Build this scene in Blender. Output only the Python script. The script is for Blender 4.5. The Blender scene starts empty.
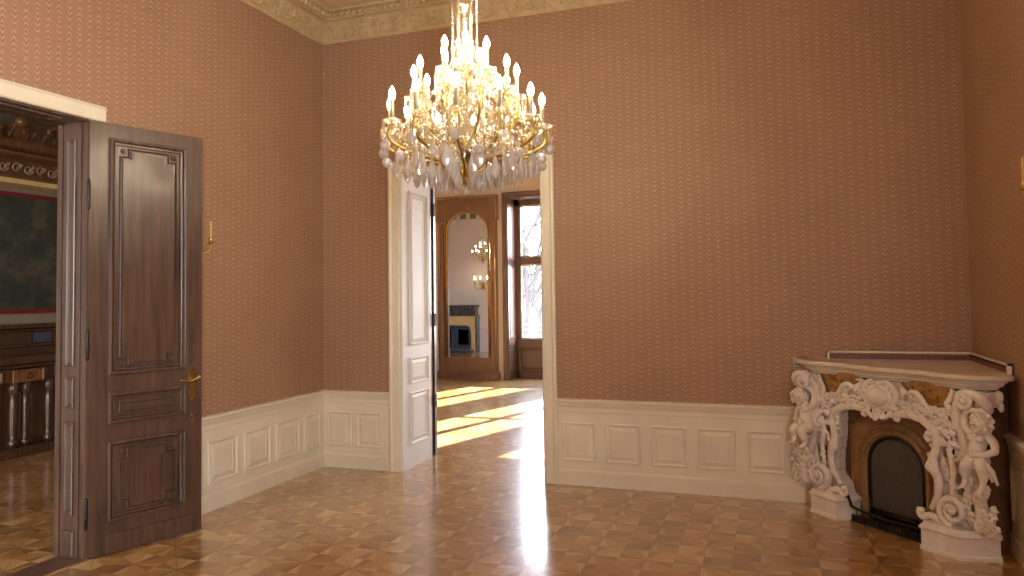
import bpy, bmesh, math, random
from mathutils import Vector, Matrix
random.seed(7)
S = bpy.context.scene
COL = S.collection
PI = math.pi
# ------------------------------------------------------------------ helpers
class MB:
    """collects vertices and faces for ONE mesh object"""
    def __init__(s): s.v=[]; s.f=[]; s.sm=[]
    def add(s, vs, fs, smooth=False, M=None):
        o=len(s.v)
        if M is not None: vs=[M@Vector(p) for p in vs]
        s.v.extend([tuple(p) for p in vs])
        for f in fs: s.f.append(tuple(o+i for i in f)); s.sm.append(smooth)
    def box(s, a, b, M=None):
        (x0,y0,z0),(x1,y1,z1)=a,b
        x0,x1=min(x0,x1),max(x0,x1); y0,y1=min(y0,y1),max(y0,y1); z0,z1=min(z0,z1),max(z0,z1)
        vs=[(x0,y0,z0),(x1,y0,z0),(x1,y1,z0),(x0,y1,z0),(x0,y0,z1),(x1,y0,z1),(x1,y1,z1),(x0,y1,z1)]
        s.add(vs,[(0,3,2,1),(4,5,6,7),(0,1,5,4),(1,2,6,5),(2,3,7,6),(3,0,4,7)],False,M)
    def tube(s, pts, rad, n=8, closed=False, flat=None, M=None, caps=True):
        """tube along pts; rad number or list; flat=(axis vector, factor) squashes along an axis"""
        P=[Vector(p) for p in pts]; m=len(P)
        R=rad if isinstance(rad,(list,tuple)) else [rad]*m
        vs=[]; fs=[]
        T=[]
        for i in range(m):
            a=P[(i-1)%m] if (closed or i>0) else P[i]; b=P[(i+1)%m] if (closed or i<m-1) else P[i]
            t=(b-a); T.append(t.normalized() if t.length>1e-9 else Vector((0,0,1)))
        up=Vector((0,0,1)) if abs(T[0].z)<.9 else Vector((1,0,0))
        nx=T[0].cross(up).normalized()
        for i in range(m):
            nx=(nx-T[i]*nx.dot(T[i])); nx=nx.normalized() if nx.length>1e-6 else T[i].orthogonal().normalized()
            ny=T[i].cross(nx)
            for k in range(n):
                a=2*PI*k/n; d=(nx*math.cos(a)+ny*math.sin(a))*R[i]
                if flat: ax=Vector(flat[0]); d=d-ax*d.dot(ax)*(1-flat[1])
                vs.append(P[i]+d)
        for i in range(m if closed else m-1):
            j=(i+1)%m
            for k in range(n):
                l=(k+1)%n; fs.append((i*n+k,i*n+l,j*n+l,j*n+k))
        if not closed and caps: fs.append(tuple(range(n-1,-1,-1))); fs.append(tuple((m-1)*n+k for k in range(n)))
        s.add(vs,fs,True,M)
    def lathe(s, prof, c=(0,0,0), n=16, M=None, smooth=True, wob=0, wn=8):
        """prof [(r,z)]"""
        vs=[];fs=[];m=len(prof)
        for r,z in prof:
            for k in range(n):
                a=2*PI*k/n; q=r*(1+wob*math.cos(wn*a)); vs.append((c[0]+q*math.cos(a),c[1]+q*math.sin(a),c[2]+z))
        for i in range(m-1):
            for k in range(n):
                l=(k+1)%n; fs.append((i*n+k,i*n+l,(i+1)*n+l,(i+1)*n+k))
        fs.append(tuple(range(n-1,-1,-1))); fs.append(tuple((m-1)*n+k for k in range(n)))
        s.add(vs,fs,smooth,M)
    def ball(s, c, r, n=10, m=6, M=None, smooth=True, R=None):
        if not isinstance(r,(tuple,list)): r=(r,r,r)
        vs=[];fs=[]
        for i in range(1,m):
            t=PI*i/m
            for k in range(n):
                a=2*PI*k/n; vs.append(Vector((r[0]*math.sin(t)*math.cos(a),r[1]*math.sin(t)*math.sin(a),r[2]*math.cos(t))))
        vs.append(Vector((0,0,r[2]))); vs.append(Vector((0,0,-r[2])))
        for i in range(m-2):
            for k in range(n):
                l=(k+1)%n; fs.append((i*n+k,(i+1)*n+k,(i+1)*n+l,i*n+l))
        T=len(vs)-2
        for k in range(n):
            l=(k+1)%n; fs.append((T,k,l)); fs.append((T+1,(m-2)*n+l,(m-2)*n+k))
        if R is not None: vs=[R@p for p in vs]
        vs=[p+Vector(c) for p in vs]
        s.add(vs,fs,smooth,M)
    def octa(s, c, r, h, n=4, up=.5):
        """faceted crystal: apex up, apex down"""
        x,y,z=c; vs=[(x+r*math.cos(2*PI*k/n+c[0]*99),y+r*math.sin(2*PI*k/n+c[0]*99),z) for k in range(n)]+[(x,y,z+h*up),(x,y,z-h*(1-up))]
        s.add(vs,[(k,(k+1)%n,n) for k in range(n)]+[((k+1)%n,k,n+1) for k in range(n)])
    def prism(s, poly, a, b, F):
        """polygon (u,v) extruded from depth a to b in frame F(u,v,d)"""
        n=len(poly); vs=[F(u,v,a) for u,v in poly]+[F(u,v,b) for u,v in poly]
        s.add(vs,[tuple(range(n-1,-1,-1)),tuple(range(n,2*n))]+[(i,(i+1)%n,n+(i+1)%n,n+i) for i in range(n)])
    def ring(s, poly, prof, F, cap=True, smooth=False):
        """moulding: polygon (u,v) CCW, profile [(inset,depth)]"""
        if sum(poly[i-1][0]*poly[i][1]-poly[i][0]*poly[i-1][1] for i in range(len(poly)))<0: poly=poly[::-1]
        n=len(poly); rings=[]
        for ins,dep in prof: rings.append([F(u,v,dep) for u,v in inset(poly,ins)])
        vs=[p for r in rings for p in r]; fs=[]
        for i in range(len(prof)-1):
            for k in range(n):
                l=(k+1)%n; fs.append((i*n+k,i*n+l,(i+1)*n+l,(i+1)*n+k))
        if cap: fs.append(tuple((len(prof)-1)*n+k for k in range(n)))
        s.add(vs,fs,smooth)
    def build(s, name, mat, parent=None, kind=None, M=None, fixn=True):
        me=bpy.data.meshes.new(name); me.from_pydata(s.v,[],s.f); me.update()
        if fixn:
            bm=bmesh.new(); bm.from_mesh(me); bmesh.ops.recalc_face_normals(bm,faces=bm.faces); bm.to_mesh(me); bm.free()
        for p,q in zip(me.polygons,s.sm): p.use_smooth=q
        if mat: me.materials.append(mat)
        o=bpy.data.objects.new(name,me); COL.objects.link(o)
        if parent is not None:
            o.parent=parent
            # vertices are given in world space: undo the parent's own placement
            if M is None: o.matrix_parent_inverse=world_of(parent).inverted()
        if M is not None: o.matrix_local=M
        if kind: o['kind']=kind
        return o
def world_of(o):
    m=o.matrix_basis.copy()
    if o.parent: m=world_of(o.parent)@o.matrix_parent_inverse@m
    return m
def inset(poly,t):
    n=len(poly); out=[]
    for i in range(n):
        p0=Vector(poly[i-1]).to_2d(); p=Vector(poly[i]).to_2d(); p1=Vector(poly[(i+1)%n]).to_2d()
        a=(p-p0).normalized(); b=(p1-p).normalized()
        na=Vector((-a.y,a.x)); nb=Vector((-b.y,b.x)); k=na+nb; d=1+na.dot(nb)
        q=p+k*(t/d if abs(d)>1e-4 else 0); out.append((q.x,q.y))
    return out
def rect(u0,u1,v0,v1): return [(u0,v0),(u1,v0),(u1,v1),(u0,v1)]
def notched(u0,u1,v0,v1,n):
    return [(u0+n,v0),(u1-n,v0),(u1-n,v0+n),(u1,v0+n),(u1,v1-n),(u1-n,v1-n),(u1-n,v1),(u0+n,v1),(u0+n,v1-n),(u0,v1-n),(u0,v0+n),(u0+n,v0+n)]
def frame(O,U,N):
    O=Vector(O);U=Vector(U).normalized();N=Vector(N).normalized();Z=Vector((0,0,1))
    return lambda u,v,d: O+U*u+Z*v+N*d
def empty(name,loc,label,cat,group=None,rz=0):
    o=bpy.data.objects.new(name,None); COL.objects.link(o); o.location=loc; o.rotation_euler=(0,0,rz)
    o.empty_display_size=.1; tag(o,label,cat,group); return o
def tag(o,label,cat=None,group=None):
    o['label']=label
    if cat: o['category']=cat
    if group: o['group']=group
    return o
def smoothpath(pts,k=6):
    """Catmull-Rom through pts (any dimension)"""
    P=[Vector(p) for p in pts]; out=[]
    for i in range(len(P)-1):
        p0=P[i-1] if i else P[0]*2-P[1]; p1=P[i]; p2=P[i+1]; p3=P[i+2] if i+2<len(P) else P[-1]*2-P[-2]
        for j in range(k):
            t=j/k; out.append(.5*((2*p1)+(p2-p0)*t+(2*p0-5*p1+4*p2-p3)*t*t+(3*p1-p0-3*p2+p3)*t**3))
    out.append(P[-1]); return out
def lerpl(vals,m):
    n=len(vals)-1; out=[]
    for i in range(m):
        t=i/(m-1)*n; k=min(int(t),n-1); out.append(vals[k]+(vals[k+1]-vals[k])*(t-k))
    return out
# ------------------------------------------------------------------ materials
def srgb(r,g,b):
    f=lambda c:(c/12.92 if c<=.04045 else ((c+.055)/1.055)**2.4)
    return (f(r/255),f(g/255),f(b/255),1)
class NT:
    def __init__(s,name):
        s.m=bpy.data.materials.new(name); s.m.use_nodes=True; s.t=s.m.node_tree; s.n=s.t.nodes
        s.n.clear(); s.out=s.n.new('ShaderNodeOutputMaterial'); s.p=s.n.new('ShaderNodeBsdfPrincipled')
        s.t.links.new(s.p.outputs[0],s.out.inputs[0])
    def link(s,a,b): s.t.links.new(a,b)
    def node(s,ty,**k):
        n=s.n.new(ty)
        for a,b in k.items(): setattr(n,a,b)
        return n
    def val(s,x,inp):
        if hasattr(x,'is_output') or isinstance(x,bpy.types.NodeSocket): s.link(x,inp)
        else: inp.default_value=x
    def math(s,op,a,b=0,c=0,clamp=False):
        n=s.node('ShaderNodeMath',operation=op,use_clamp=clamp)
        s.val(a,n.inputs[0]); s.val(b,n.inputs[1])
        if len(n.inputs)>2: s.val(c,n.inputs[2])
        return n.outputs[0]
    def mix(s,f,a,b):
        n=s.node('ShaderNodeMix',data_type='RGBA'); s.val(f,n.inputs[0]); s.val(a,n.inputs[6]); s.val(b,n.inputs[7]); return n.outputs[2]
    def pos(s):
        g=s.node('ShaderNodeNewGeometry'); x=s.node('ShaderNodeSeparateXYZ'); s.link(g.outputs['Position'],x.inputs[0]); return x.outputs,g.outputs['Position']
    def noise(s,vec,scale,detail=3,rough=.5,stretch=None):
        if stretch:
            mp=s.node('ShaderNodeMapping'); mp.inputs['Scale'].default_value=stretch; s.link(vec,mp.inputs[0]); vec=mp.outputs[0]
        n=s.node('ShaderNodeTexNoise'); s.link(vec,n.inputs['Vector']); n.inputs['Scale'].default_value=scale
        n.inputs['Detail'].default_value=detail; n.inputs['Roughness'].default_value=rough; return n.outputs[0]
    def ramp(s,f,stops):
        r=s.node('ShaderNodeValToRGB'); s.link(f,r.inputs[0]); e=r.color_ramp.elements
        while len(e)<len(stops): e.new(.5)
        for k,(p,c) in enumerate(stops): e[k].position=p; e[k].color=c
        return r.outputs[0]
    def bump(s,h,strength=.3,dist=.01):
        b=s.node('ShaderNodeBump'); b.inputs['Strength'].default_value=strength; b.inputs['Distance'].default_value=dist
        s.link(h,b.inputs['Height']); s.link(b.outputs[0],s.p.inputs['Normal'])
def simple(name,c,rough=.5,metal=0,noise=.12,scale=6,spec=.5,bump=0,bscale=60,coat=0,stretch=None):
    t=NT(name); x,P=t.pos()
    c2=(c[0]*(1-noise*2),c[1]*(1-noise*2.1),c[2]*(1-noise*2.2),1); c1=(min(1,c[0]*(1+noise)),min(1,c[1]*(1+noise)),min(1,c[2]*(1+noise)),1)
    nz=t.noise(P,scale,4,.6,stretch); t.link(t.ramp(nz,[(.25,c2),(.7,c1)]),t.p.inputs['Base Color'])
    t.p.inputs['Roughness'].default_value=rough; t.p.inputs['Metallic'].default_value=metal
    t.p.inputs['Specular IOR Level'].default_value=spec; t.p.inputs['Coat Weight'].default_value=coat; t.p.inputs['Coat Roughness'].default_value=.12
    if bump: t.bump(t.noise(P,bscale,4,.6,stretch),bump,.004)
    return t.m
def wallpaper(name,ax):
    """vertical chains of small chevrons on a rose brown ground, ax = 0 for walls along X, 1 along Y"""
    t=NT(name); x,P=t.pos(); U=x[ax]; Z=x[2]
    w=.0698
    cu=t.math('DIVIDE',U,w); a=t.math('FRACT',cu); idx=t.math('FLOOR',cu)
    d=t.math('ABSOLUTE',t.math('SUBTRACT',a,.5))            # 0 centre .5 edge
    ph=t.math('MULTIPLY',Z,2*PI/.30); ph=t.math('ADD',ph,t.math('MULTIPLY',idx,PI))
    sn=t.math('SINE',ph)
    sg=t.math('SIGN',sn)
    zz=t.math('ADD',Z,t.math('MULTIPLY',t.math('MULTIPLY',sg,d),w*1.3))
    fr=t.math('FRACT',t.math('DIVIDE',zz,.036))
    line=t.math('LESS_THAN',fr,.40)
    wid=t.math('ADD',t.math('MULTIPLY',t.math('ABSOLUTE',sn),.17),.07)
    inside=t.math('LESS_THAN',d,wid)
    chev=t.math('MULTIPLY',line,inside)
    # fine ground pattern between the chains
    fine=t.math('MULTIPLY',t.math('GREATER_THAN',t.math('FRACT',t.math('DIVIDE',t.math('SUBTRACT',Z,t.math('MULTIPLY',d,.06)),.013)),.55),t.math('GREATER_THAN',d,.25))
    nz=t.noise(P,2.2,3,.5)
    base=t.ramp(nz,[(.3,srgb(153,120,93)),(.7,srgb(160,126,98))])
    c1=t.mix(t.math('MULTIPLY',fine,.20),base,srgb(124,90,68))
    edge=t.math('MULTIPLY',t.math('GREATER_THAN',fr,.62),inside)
    c1=t.mix(t.math('MULTIPLY',edge,.38),c1,srgb(108,74,54))
    c2=t.mix(t.math('MULTIPLY',chev,t.math('MULTIPLY',t.noise(P,40,2,.5),.62)),c1,srgb(205,176,146))
    t.link(c2,t.p.inputs['Base Color']); t.p.inputs['Roughness'].default_value=.55; t.p.inputs['Specular IOR Level'].default_value=.35
    return t.m
def parquet():
    t=NT('parquet'); x,P=t.pos(); s=.325
    u=t.math('DIVIDE',t.math('ADD',x[0],3.02),s); v=t.math('DIVIDE',t.math('SUBTRACT',x[1],4.14),s)
    ru=t.math('ROUND',u); rv=t.math('ROUND',v)
    pu=t.math('SUBTRACT',u,ru); pv=t.math('SUBTRACT',v,rv)          # -.5..+.5 about each star centre
    au=t.math('ABSOLUTE',pu); av=t.math('ABSOLUTE',pv)
    # petals: slender rhombi joining neighbouring star centres
    pk=.42
    h=t.math('LESS_THAN',av,t.math('MULTIPLY',au,pk)); g=t.math('LESS_THAN',au,t.math('MULTIPLY',av,pk))
    su=t.math('SIGN',pu); sv=t.math('SIGN',pv)
    # which half of the petal (light or dark side)
    hh=t.math('MULTIPLY',t.math('MULTIPLY',su,sv),.5); 
    petal=t.math('ADD',t.math('MULTIPLY',h,hh),t.math('MULTIPLY',g,t.math('MULTIPLY',hh,-1)))
    isp=t.math('ADD',h,g)
    # piece id for tone and grain direction
    def rnd(a,b,seed):
        c=t.node('ShaderNodeCombineXYZ'); t.val(a,c.inputs[0]); t.val(b,c.inputs[1]); c.inputs[2].default_value=seed
        w=t.node('ShaderNodeTexWhiteNoise'); w.noise_dimensions='3D'; t.link(c.outputs[0],w.inputs[0]); return w.outputs[0]
    fu=t.math('FLOOR',u); fv=t.math('FLOOR',v)
    du=t.math('SUBTRACT',t.math('FRACT',u),.5); dv=t.math('SUBTRACT',t.math('FRACT',v),.5)
    dg=t.math('GREATER_THAN',t.math('MULTIPLY',du,dv),0)   # quarter of the square between the stars
    q=t.math('ADD',t.math('GREATER_THAN',du,0),t.math('MULTIPLY',t.math('GREATER_THAN',dv,0),2))
    rc=rnd(t.math('ADD',fu,t.math('MULTIPLY',q,.21)),fv,1.5)
    rp=rnd(t.math('ADD',ru,t.math('MULTIPLY',su,.2)),t.math('ADD',rv,t.math('MULTIPLY',sv,.2)),t.math('MULTIPLY',h,3.0) if False else 4.5)
    tone=t.math('ADD',.5,t.math('MULTIPLY',petal,.40))
    tone=t.math('ADD',tone,t.math('MULTIPLY',t.math('SUBTRACT',rc,.5),t.math('SUBTRACT',.34,t.math('MULTIPLY',isp,.2))))
    tone=t.math('ADD',tone,t.math('MULTIPLY',t.math('SUBTRACT',rp,.5),.28))
    gr1=t.noise(P,26,4,.5,(1,8,1)); gr2=t.noise(P,26,4,.5,(8,1,1))
    gr=t.node('ShaderNodeMix'); t.link(dg,gr.inputs[0]); t.link(gr1,gr.inputs[2]); t.link(gr2,gr.inputs[3])
    tone=t.math('ADD',tone,t.math('MULTIPLY',t.math('SUBTRACT',gr.outputs[0],.5),.16))
    big=t.noise(P,1.1,2,.5); tone=t.math('ADD',tone,t.math('MULTIPLY',t.math('SUBTRACT',big,.5),.12))
    col=t.ramp(tone,[(.05,srgb(112,80,40)),(.40,srgb(162,121,65)),(.62,srgb(184,142,82)),(.98,srgb(222,190,134))])
    # joints: diagonal panel seams
    dd=t.math('ABSOLUTE',t.math('SUBTRACT',t.math('FRACT',t.math('MULTIPLY',t.math('ADD',u,v),.5)),.5))
    de=t.math('ABSOLUTE',t.math('SUBTRACT',t.math('FRACT',t.math('MULTIPLY',t.math('SUBTRACT',u,v),.5)),.5))
    seam=t.math('LESS_THAN',t.math('MINIMUM',dd,de),.0035)
    e1=t.math('LESS_THAN',t.math('ABSOLUTE',t.math('SUBTRACT',av,t.math('MULTIPLY',au,pk))),.008)
    e2=t.math('LESS_THAN',t.math('ABSOLUTE',t.math('SUBTRACT',au,t.math('MULTIPLY',av,pk))),.008)
    e3=t.math('LESS_THAN',t.math('MINIMUM',au,av),.005)
    ee=t.math('MAXIMUM',t.math('MAXIMUM',e1,e2),e3)
    jj=t.math('MAXIMUM',t.math('MULTIPLY',seam,.75),t.math('MULTIPLY',ee,.30))
    c=t.mix(jj,col,srgb(84,52,26)); t.link(c,t.p.inputs['Base Color'])
    ro=t.math('ADD',.26,t.math('MULTIPLY',t.noise(P,5,4,.6),.12)); t.link(ro,t.p.inputs['Roughness'])
    t.p.inputs['Coat Weight'].default_value=1.0; t.p.inputs['Coat Roughness'].default_value=.15; t.p.inputs['Coat IOR'].default_value=1.6
    hgt=t.math('SUBTRACT',t.math('MULTIPLY',t.math('ADD',rc,rp),.5),jj)
    t.bump(t.math('ADD',hgt,t.math('MULTIPLY',t.noise(P,6,2,.5),1.0)),.06,.004)
    return t.m
def wood(name,dark,light,rough=.28,coat=.4,ax='z'):
    t=NT(name); x,P=t.pos(); st=(14,14,1.1) if ax=='z' else ((1.1,1.1,14))
    n1=t.noise(P,2.2,6,.62,st); n2=t.noise(P,1.3,2,.5)
    f=t.math('ADD',t.math('MULTIPLY',n1,.75),t.math('MULTIPLY',n2,.35))
    t.link(t.ramp(f,[(.35,dark),(.75,light)]),t.p.inputs['Base Color'])
    t.p.inputs['Roughness'].default_value=rough; t.p.inputs['Coat Weight'].default_value=coat; t.p.inputs['Coat Roughness'].default_value=.15
    t.bump(n1,.08,.003); return t.m
def marble(name,base,vein,rough=.3,scale=6,amt=.5):
    t=NT(name); x,P=t.pos(); n=t.noise(P,scale,8,.65)
    v=t.math('ABSOLUTE',t.math('SUBTRACT',n,.5)); v=t.math('SUBTRACT',1,t.math('MULTIPLY',v,9),0,True)
    n2=t.noise(P,scale*.6,4,.5)
    c=t.mix(t.math('MULTIPLY',v,amt),t.mix(n2,base,(base[0]*.7,base[1]*.66,base[2]*.6,1)),vein)
    t.link(c,t.p.inputs['Base Color']); t.p.inputs['Roughness'].default_value=rough; return t.m
def stone():
    """old carved plaster-white marble turning brown in the cuts"""
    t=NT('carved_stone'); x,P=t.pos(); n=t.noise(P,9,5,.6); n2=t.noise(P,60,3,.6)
    geo=t.node('ShaderNodeNewGeometry')
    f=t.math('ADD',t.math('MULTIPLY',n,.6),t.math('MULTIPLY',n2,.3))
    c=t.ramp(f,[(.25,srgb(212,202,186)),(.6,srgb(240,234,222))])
    # browner where the surface is concave (pointiness of the carving itself)
    d=t.math('SUBTRACT',.5,geo.outputs['Pointiness']); d=t.math('MULTIPLY',d,14,0,True)
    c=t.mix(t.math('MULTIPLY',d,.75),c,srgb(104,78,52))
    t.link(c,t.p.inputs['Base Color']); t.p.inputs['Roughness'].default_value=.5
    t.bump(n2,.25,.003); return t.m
def emit(name,c,st):
    t=NT(name); e=t.node('ShaderNodeEmission'); e.inputs[0].default_value=c; e.inputs[1].default_value=st; t.link(e.outputs[0],t.out.inputs[0]); return t.m
def crystal(name,glass,clear,glow,tint=(1,.97,.9,1)):
    """cut glass: refracting, clear and light-scattering shares (the many small facets scatter the candle light)"""
    t=NT(name); g=t.node('ShaderNodeBsdfGlass'); g.inputs['IOR'].default_value=1.5; g.inputs['Roughness'].default_value=.03; g.inputs['Color'].default_value=tint
    tr=t.node('ShaderNodeBsdfTransparent'); tr.inputs[0].default_value=tint
    d=t.node('ShaderNodeBsdfTranslucent'); d.inputs[0].default_value=tint
    df=t.node('ShaderNodeBsdfDiffuse'); df.inputs[0].default_value=tint
    gl=t.node('ShaderNodeBsdfGlossy'); gl.inputs[0].default_value=(1,.98,.94,1); gl.inputs['Roughness'].default_value=.15
    def mx(f,a,b):
        m=t.node('ShaderNodeMixShader'); m.inputs[0].default_value=f; t.link(a,m.inputs[1]); t.link(b,m.inputs[2]); return m.outputs[0]
    sc_=mx(.5,d.outputs[0],df.outputs[0]); o=mx(clear/(clear+glass),g.outputs[0],tr.outputs[0]); o=mx(glow,o,sc_); o=mx(.13,o,gl.outputs[0])
    t.link(o,t.out.inputs[0]); return t.m
def pane_glass():
    t=NT('window_glass'); tr=t.node('ShaderNodeBsdfTransparent'); gl=t.node('ShaderNodeBsdfGlossy'); gl.inputs['Roughness'].default_value=.02
    m=t.node('ShaderNodeMixShader'); m.inputs[0].default_value=.06; t.link(tr.outputs[0],m.inputs[1]); t.link(gl.outputs[0],m.inputs[2]); t.link(m.outputs[0],t.out.inputs[0]); return t.m
def meshscreen():
    t=NT('woven_wire'); x,P=t.pos(); a=t.math('ADD',t.math('MULTIPLY',x[0],.7071),t.math('MULTIPLY',x[1],-.7071))
    s1=t.math('ABSOLUTE',t.math('SUBTRACT',t.math('FRACT',t.math('MULTIPLY',t.math('ADD',a,x[2]),60)),.5)); s2=t.math('ABSOLUTE',t.math('SUBTRACT',t.math('FRACT',t.math('MULTIPLY',t.math('SUBTRACT',a,x[2]),60)),.5))
    w=t.math('MAXIMUM',t.math('GREATER_THAN',s1,.36),t.math('GREATER_THAN',s2,.36))
    t.link(t.mix(w,srgb(30,27,26),srgb(112,104,98)),t.p.inputs['Base Color']); t.p.inputs['Roughness'].default_value=.45; t.p.inputs['Metallic'].default_value=.3
    t.bump(w,.8,.003); return t.m
def tapestry_mat():
    t=NT('tapestry'); x,P=t.pos(); n=t.noise(P,3.2,6,.7); n2=t.noise(P,9,4,.6)
    c=t.ramp(n,[(.25,srgb(30,32,26)),(.5,srgb(62,62,48)),(.62,srgb(92,84,58)),(.75,srgb(70,52,40))])
    c=t.mix(t.math('MULTIPLY',n2,.5),c,srgb(44,50,44)); t.link(c,t.p.inputs['Base Color']); t.p.inputs['Roughness'].default_value=.9
    t.bump(n2,.3,.004); return t.m
M={}
M['paper_x']=wallpaper('wallpaper_back',0); M['paper_y']=wallpaper('wallpaper_side',1)
M['floor']=parquet()
M['cream']=simple('cream_paint',srgb(224,215,190),.38,noise=.04,scale=3,bump=.05,bscale=30)
M['white']=simple('white_paint',srgb(222,221,219),.55,noise=.03,scale=3)
M['stucco']=simple('stucco',srgb(190,166,124),.6,noise=.10,scale=14,bump=.15,bscale=80)
M['ceil']=simple('ceiling_paint',srgb(214,192,160),.7,noise=.08,scale=4)
M['ceil_rose']=simple('ceiling_panel',srgb(196,152,128),.7,noise=.08,scale=3)
M['plaster']=simple('far_plaster',srgb(236,228,224),.6,noise=.03,scale=2)
M['oak']=wood('dark_oak',srgb(50,36,29),srgb(100,75,60),.38,.15)
M['oak_strip']=wood('dark_oak_edge',srgb(40,26,20),srgb(70,48,36),.35,.3)
M['walnut']=wood('carved_walnut',srgb(74,48,30),srgb(152,102,60),.4,.2)
M['walnut_dk']=wood('sideboard_walnut',srgb(40,26,18),srgb(92,60,38),.32,.4)
M['mirwood']=wood('mirror_frame_wood',srgb(84,61,44),srgb(120,90,66),.35,.3)
M['winwood']=wood('window_wood',srgb(72,52,42),srgb(104,78,64),.35,.3)
M['brass']=simple('brass',srgb(188,160,84),.3,1.0,noise=.12,scale=20)
M['gilt']=simple('gilt',srgb(205,160,84),.35,1.0,noise=.15,scale=40)
M['iron']=simple('iron',srgb(46,42,40),.42,.6,noise=.2,scale=20)
M['ironblk']=simple('soot',srgb(22,20,19),.8,0,noise=.2,scale=8)
M['stone']=stone()
M['ochre']=marble('ochre_marble',srgb(124,80,32),srgb(205,160,90),.25,14,.5)
M['brown']=marble('brown_marble',srgb(112,80,58),srgb(160,128,104),.25,12,.2)
M['arch']=marble('arch_stone',srgb(156,122,78),srgb(98,70,40),.5,7,.3)
M['shelf']=marble('shelf_marble',srgb(238,226,208),srgb(190,165,145),.28,4,.2)
M['maroon']=simple('maroon_board',srgb(104,58,50),.45,noise=.1)
M['screen']=meshscreen()
M['bulb']=emit('bulb_glow',(1,.84,.58,1),400)
M['bulb_dim']=emit('far_bulb_glow',(1,.80,.5,1),110)
M['sleeve']=simple('candle_sleeve',srgb(150,140,116),.5,noise=.03)
M['wax']=simple('yellow_wax',srgb(214,170,96),.5,noise=.05)
M['crystal']=crystal('crystal',.5,.5,.42,(1,.98,.96,1)); M['crystal_s']=crystal('crystal_bead',.2,.8,.25,(1,.95,.82,1)); M['crystal_c']=crystal('crystal_column',.5,.5,.05,(1,.96,.86,1))
M['pane']=pane_glass()
M['tapestry']=tapestry_mat()
M['red']=simple('red_border',srgb(120,22,34),.8,noise=.1)
M['blackm']=marble('black_marble',srgb(34,36,40),srgb(130,130,130),.15,8,.4)
M['blueiron']=simple('blue_grey_iron',srgb(84,98,124),.3,.5,noise=.1)
M['yelstone']=simple('yellow_stone',srgb(222,196,140),.4,noise=.06)
M['gold_iron']=M['gilt']
M['bark']=simple('bark',srgb(38,33,32),.9,noise=.2,scale=20)
M['snow']=simple('pale_ground',srgb(170,170,160),.9,noise=.1,scale=1)
M['rail']=simple('railing_grey',srgb(120,124,130),.5,.3,noise=.05)
t=NT('mirror_glass'); t.p.inputs['Metallic'].default_value=1; t.p.inputs['Roughness'].default_value=.02; t.p.inputs['Base Color'].default_value=(.86,.87,.88,1)
x,P=t.pos(); t.link(t.ramp(t.noise(P,3,2,.5),[(.3,(.84,.85,.87,1)),(.7,(.88,.88,.88,1))]),t.p.inputs['Base Color']); M['mirror']=t.m
# ------------------------------------------------------------------ dimensions (metres)
XL,XR,YB,YF=-4.03,1.345,6.03,-3.0
ZW,ZC=4.045,4.27
FY0,FY1=6.65,12.95           # far room
FX0,FX1=-11.5,2.6
SX0=-7.9                     # far side of the room on the left
DZ=2.735                     # door heads
# ------------------------------------------------------------------ shell
m=MB(); m.box((SX0-.3,YF-.3,-.12),(XR+.3,6.62,0)); m.box((FX0-.3,6.62,-.12),(FX1+.3,FY1+.9,0)); m.build('floor',M['floor'],kind='structure')
# back wall with doorway
DX0,DX1=-3.20,-1.84
m=MB(); m.box((XL-.22,YB,0),(DX0,FY0-.03,ZC+.3)); m.box((DX1,YB,0),(XR+.3,FY0-.03,ZC+.3)); m.box((DX0,YB,DZ),(DX1,FY0-.03,ZC+.3)); m.build('wall_back',M['paper_x'],kind='structure')
# the far room's skin of the same wall
m=MB(); m.box((FX0,FY0-.03,0),(DX0,FY0,ZC+.3)); m.box((DX1,FY0-.03,0),(FX1,FY0,ZC+.3)); m.box((DX0,FY0-.03,DZ),(DX1,FY0,ZC+.3)); m.build('wall_far_room_near',M['plaster'],kind='structure')
# left wall with doorway Y 1.96..3.46
LY0,LY1=1.96,3.46
m=MB(); m.box((XL-.21,YF,0),(XL,LY0,ZC+.3)); m.box((XL-.21,LY1,0),(XL,YB,ZC+.3)); m.box((XL-.21,LY0,DZ),(XL,LY1,ZC+.3)); m.build('wall_left',M['paper_y'],kind='structure')
m=MB(); m.box((XR,YF,0),(XR+.3,-2.2,ZC+.3)); m.box((XR,-1.1,0),(XR+.3,YB,ZC+.3)); m.box((XR,-2.2,0),(XR+.3,-1.1,1.0)); m.box((XR,-2.2,3.1),(XR+.3,-1.1,ZC+.3)); m.build('wall_right',M['paper_y'],kind='structure')
# front wall (behind the camera) with two tall windows
WZ0,WZ1=.55,3.25
fw=[]
m=MB(); xs=[SX0]+[q for w_ in fw for q in w_]+[XR+.3]
for i in range(0,len(xs),2): m.box((xs[i],YF-.4,0),(xs[i+1],YF,ZC+.3))
for a,b in fw: m.box((a,YF-.4,0),(b,YF,WZ0)); m.box((a,YF-.4,WZ1),(b,YF,ZC+.3))
m.build('wall_front',M['paper_x'],kind='structure')
m=MB(); m.box((SX0-.3,YF-.4,ZC),(XR+.3,6.62,ZC+.2)); m.build('ceiling',M['ceil'],kind='structure')
m=MB(); m.box((FX0-.3,6.62,ZC+.2),(FX1+.3,FY1+.6,ZC+.4)); m.build('ceiling_far_room',M['ceil'],kind='structure')
# left room shell
m=MB(); m.box((SX0-.3,YF-.3,0),(SX0,6.619,ZC+.2)); m.box((SX0,6.60,0),(XL-.21,6.619,ZC+.2)); m.build('wall_left_room',M['plaster_dk'] if 'plaster_dk' in M else simple('left_room_plaster',srgb(150,132,108),.7,noise=.06),kind='structure')
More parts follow.
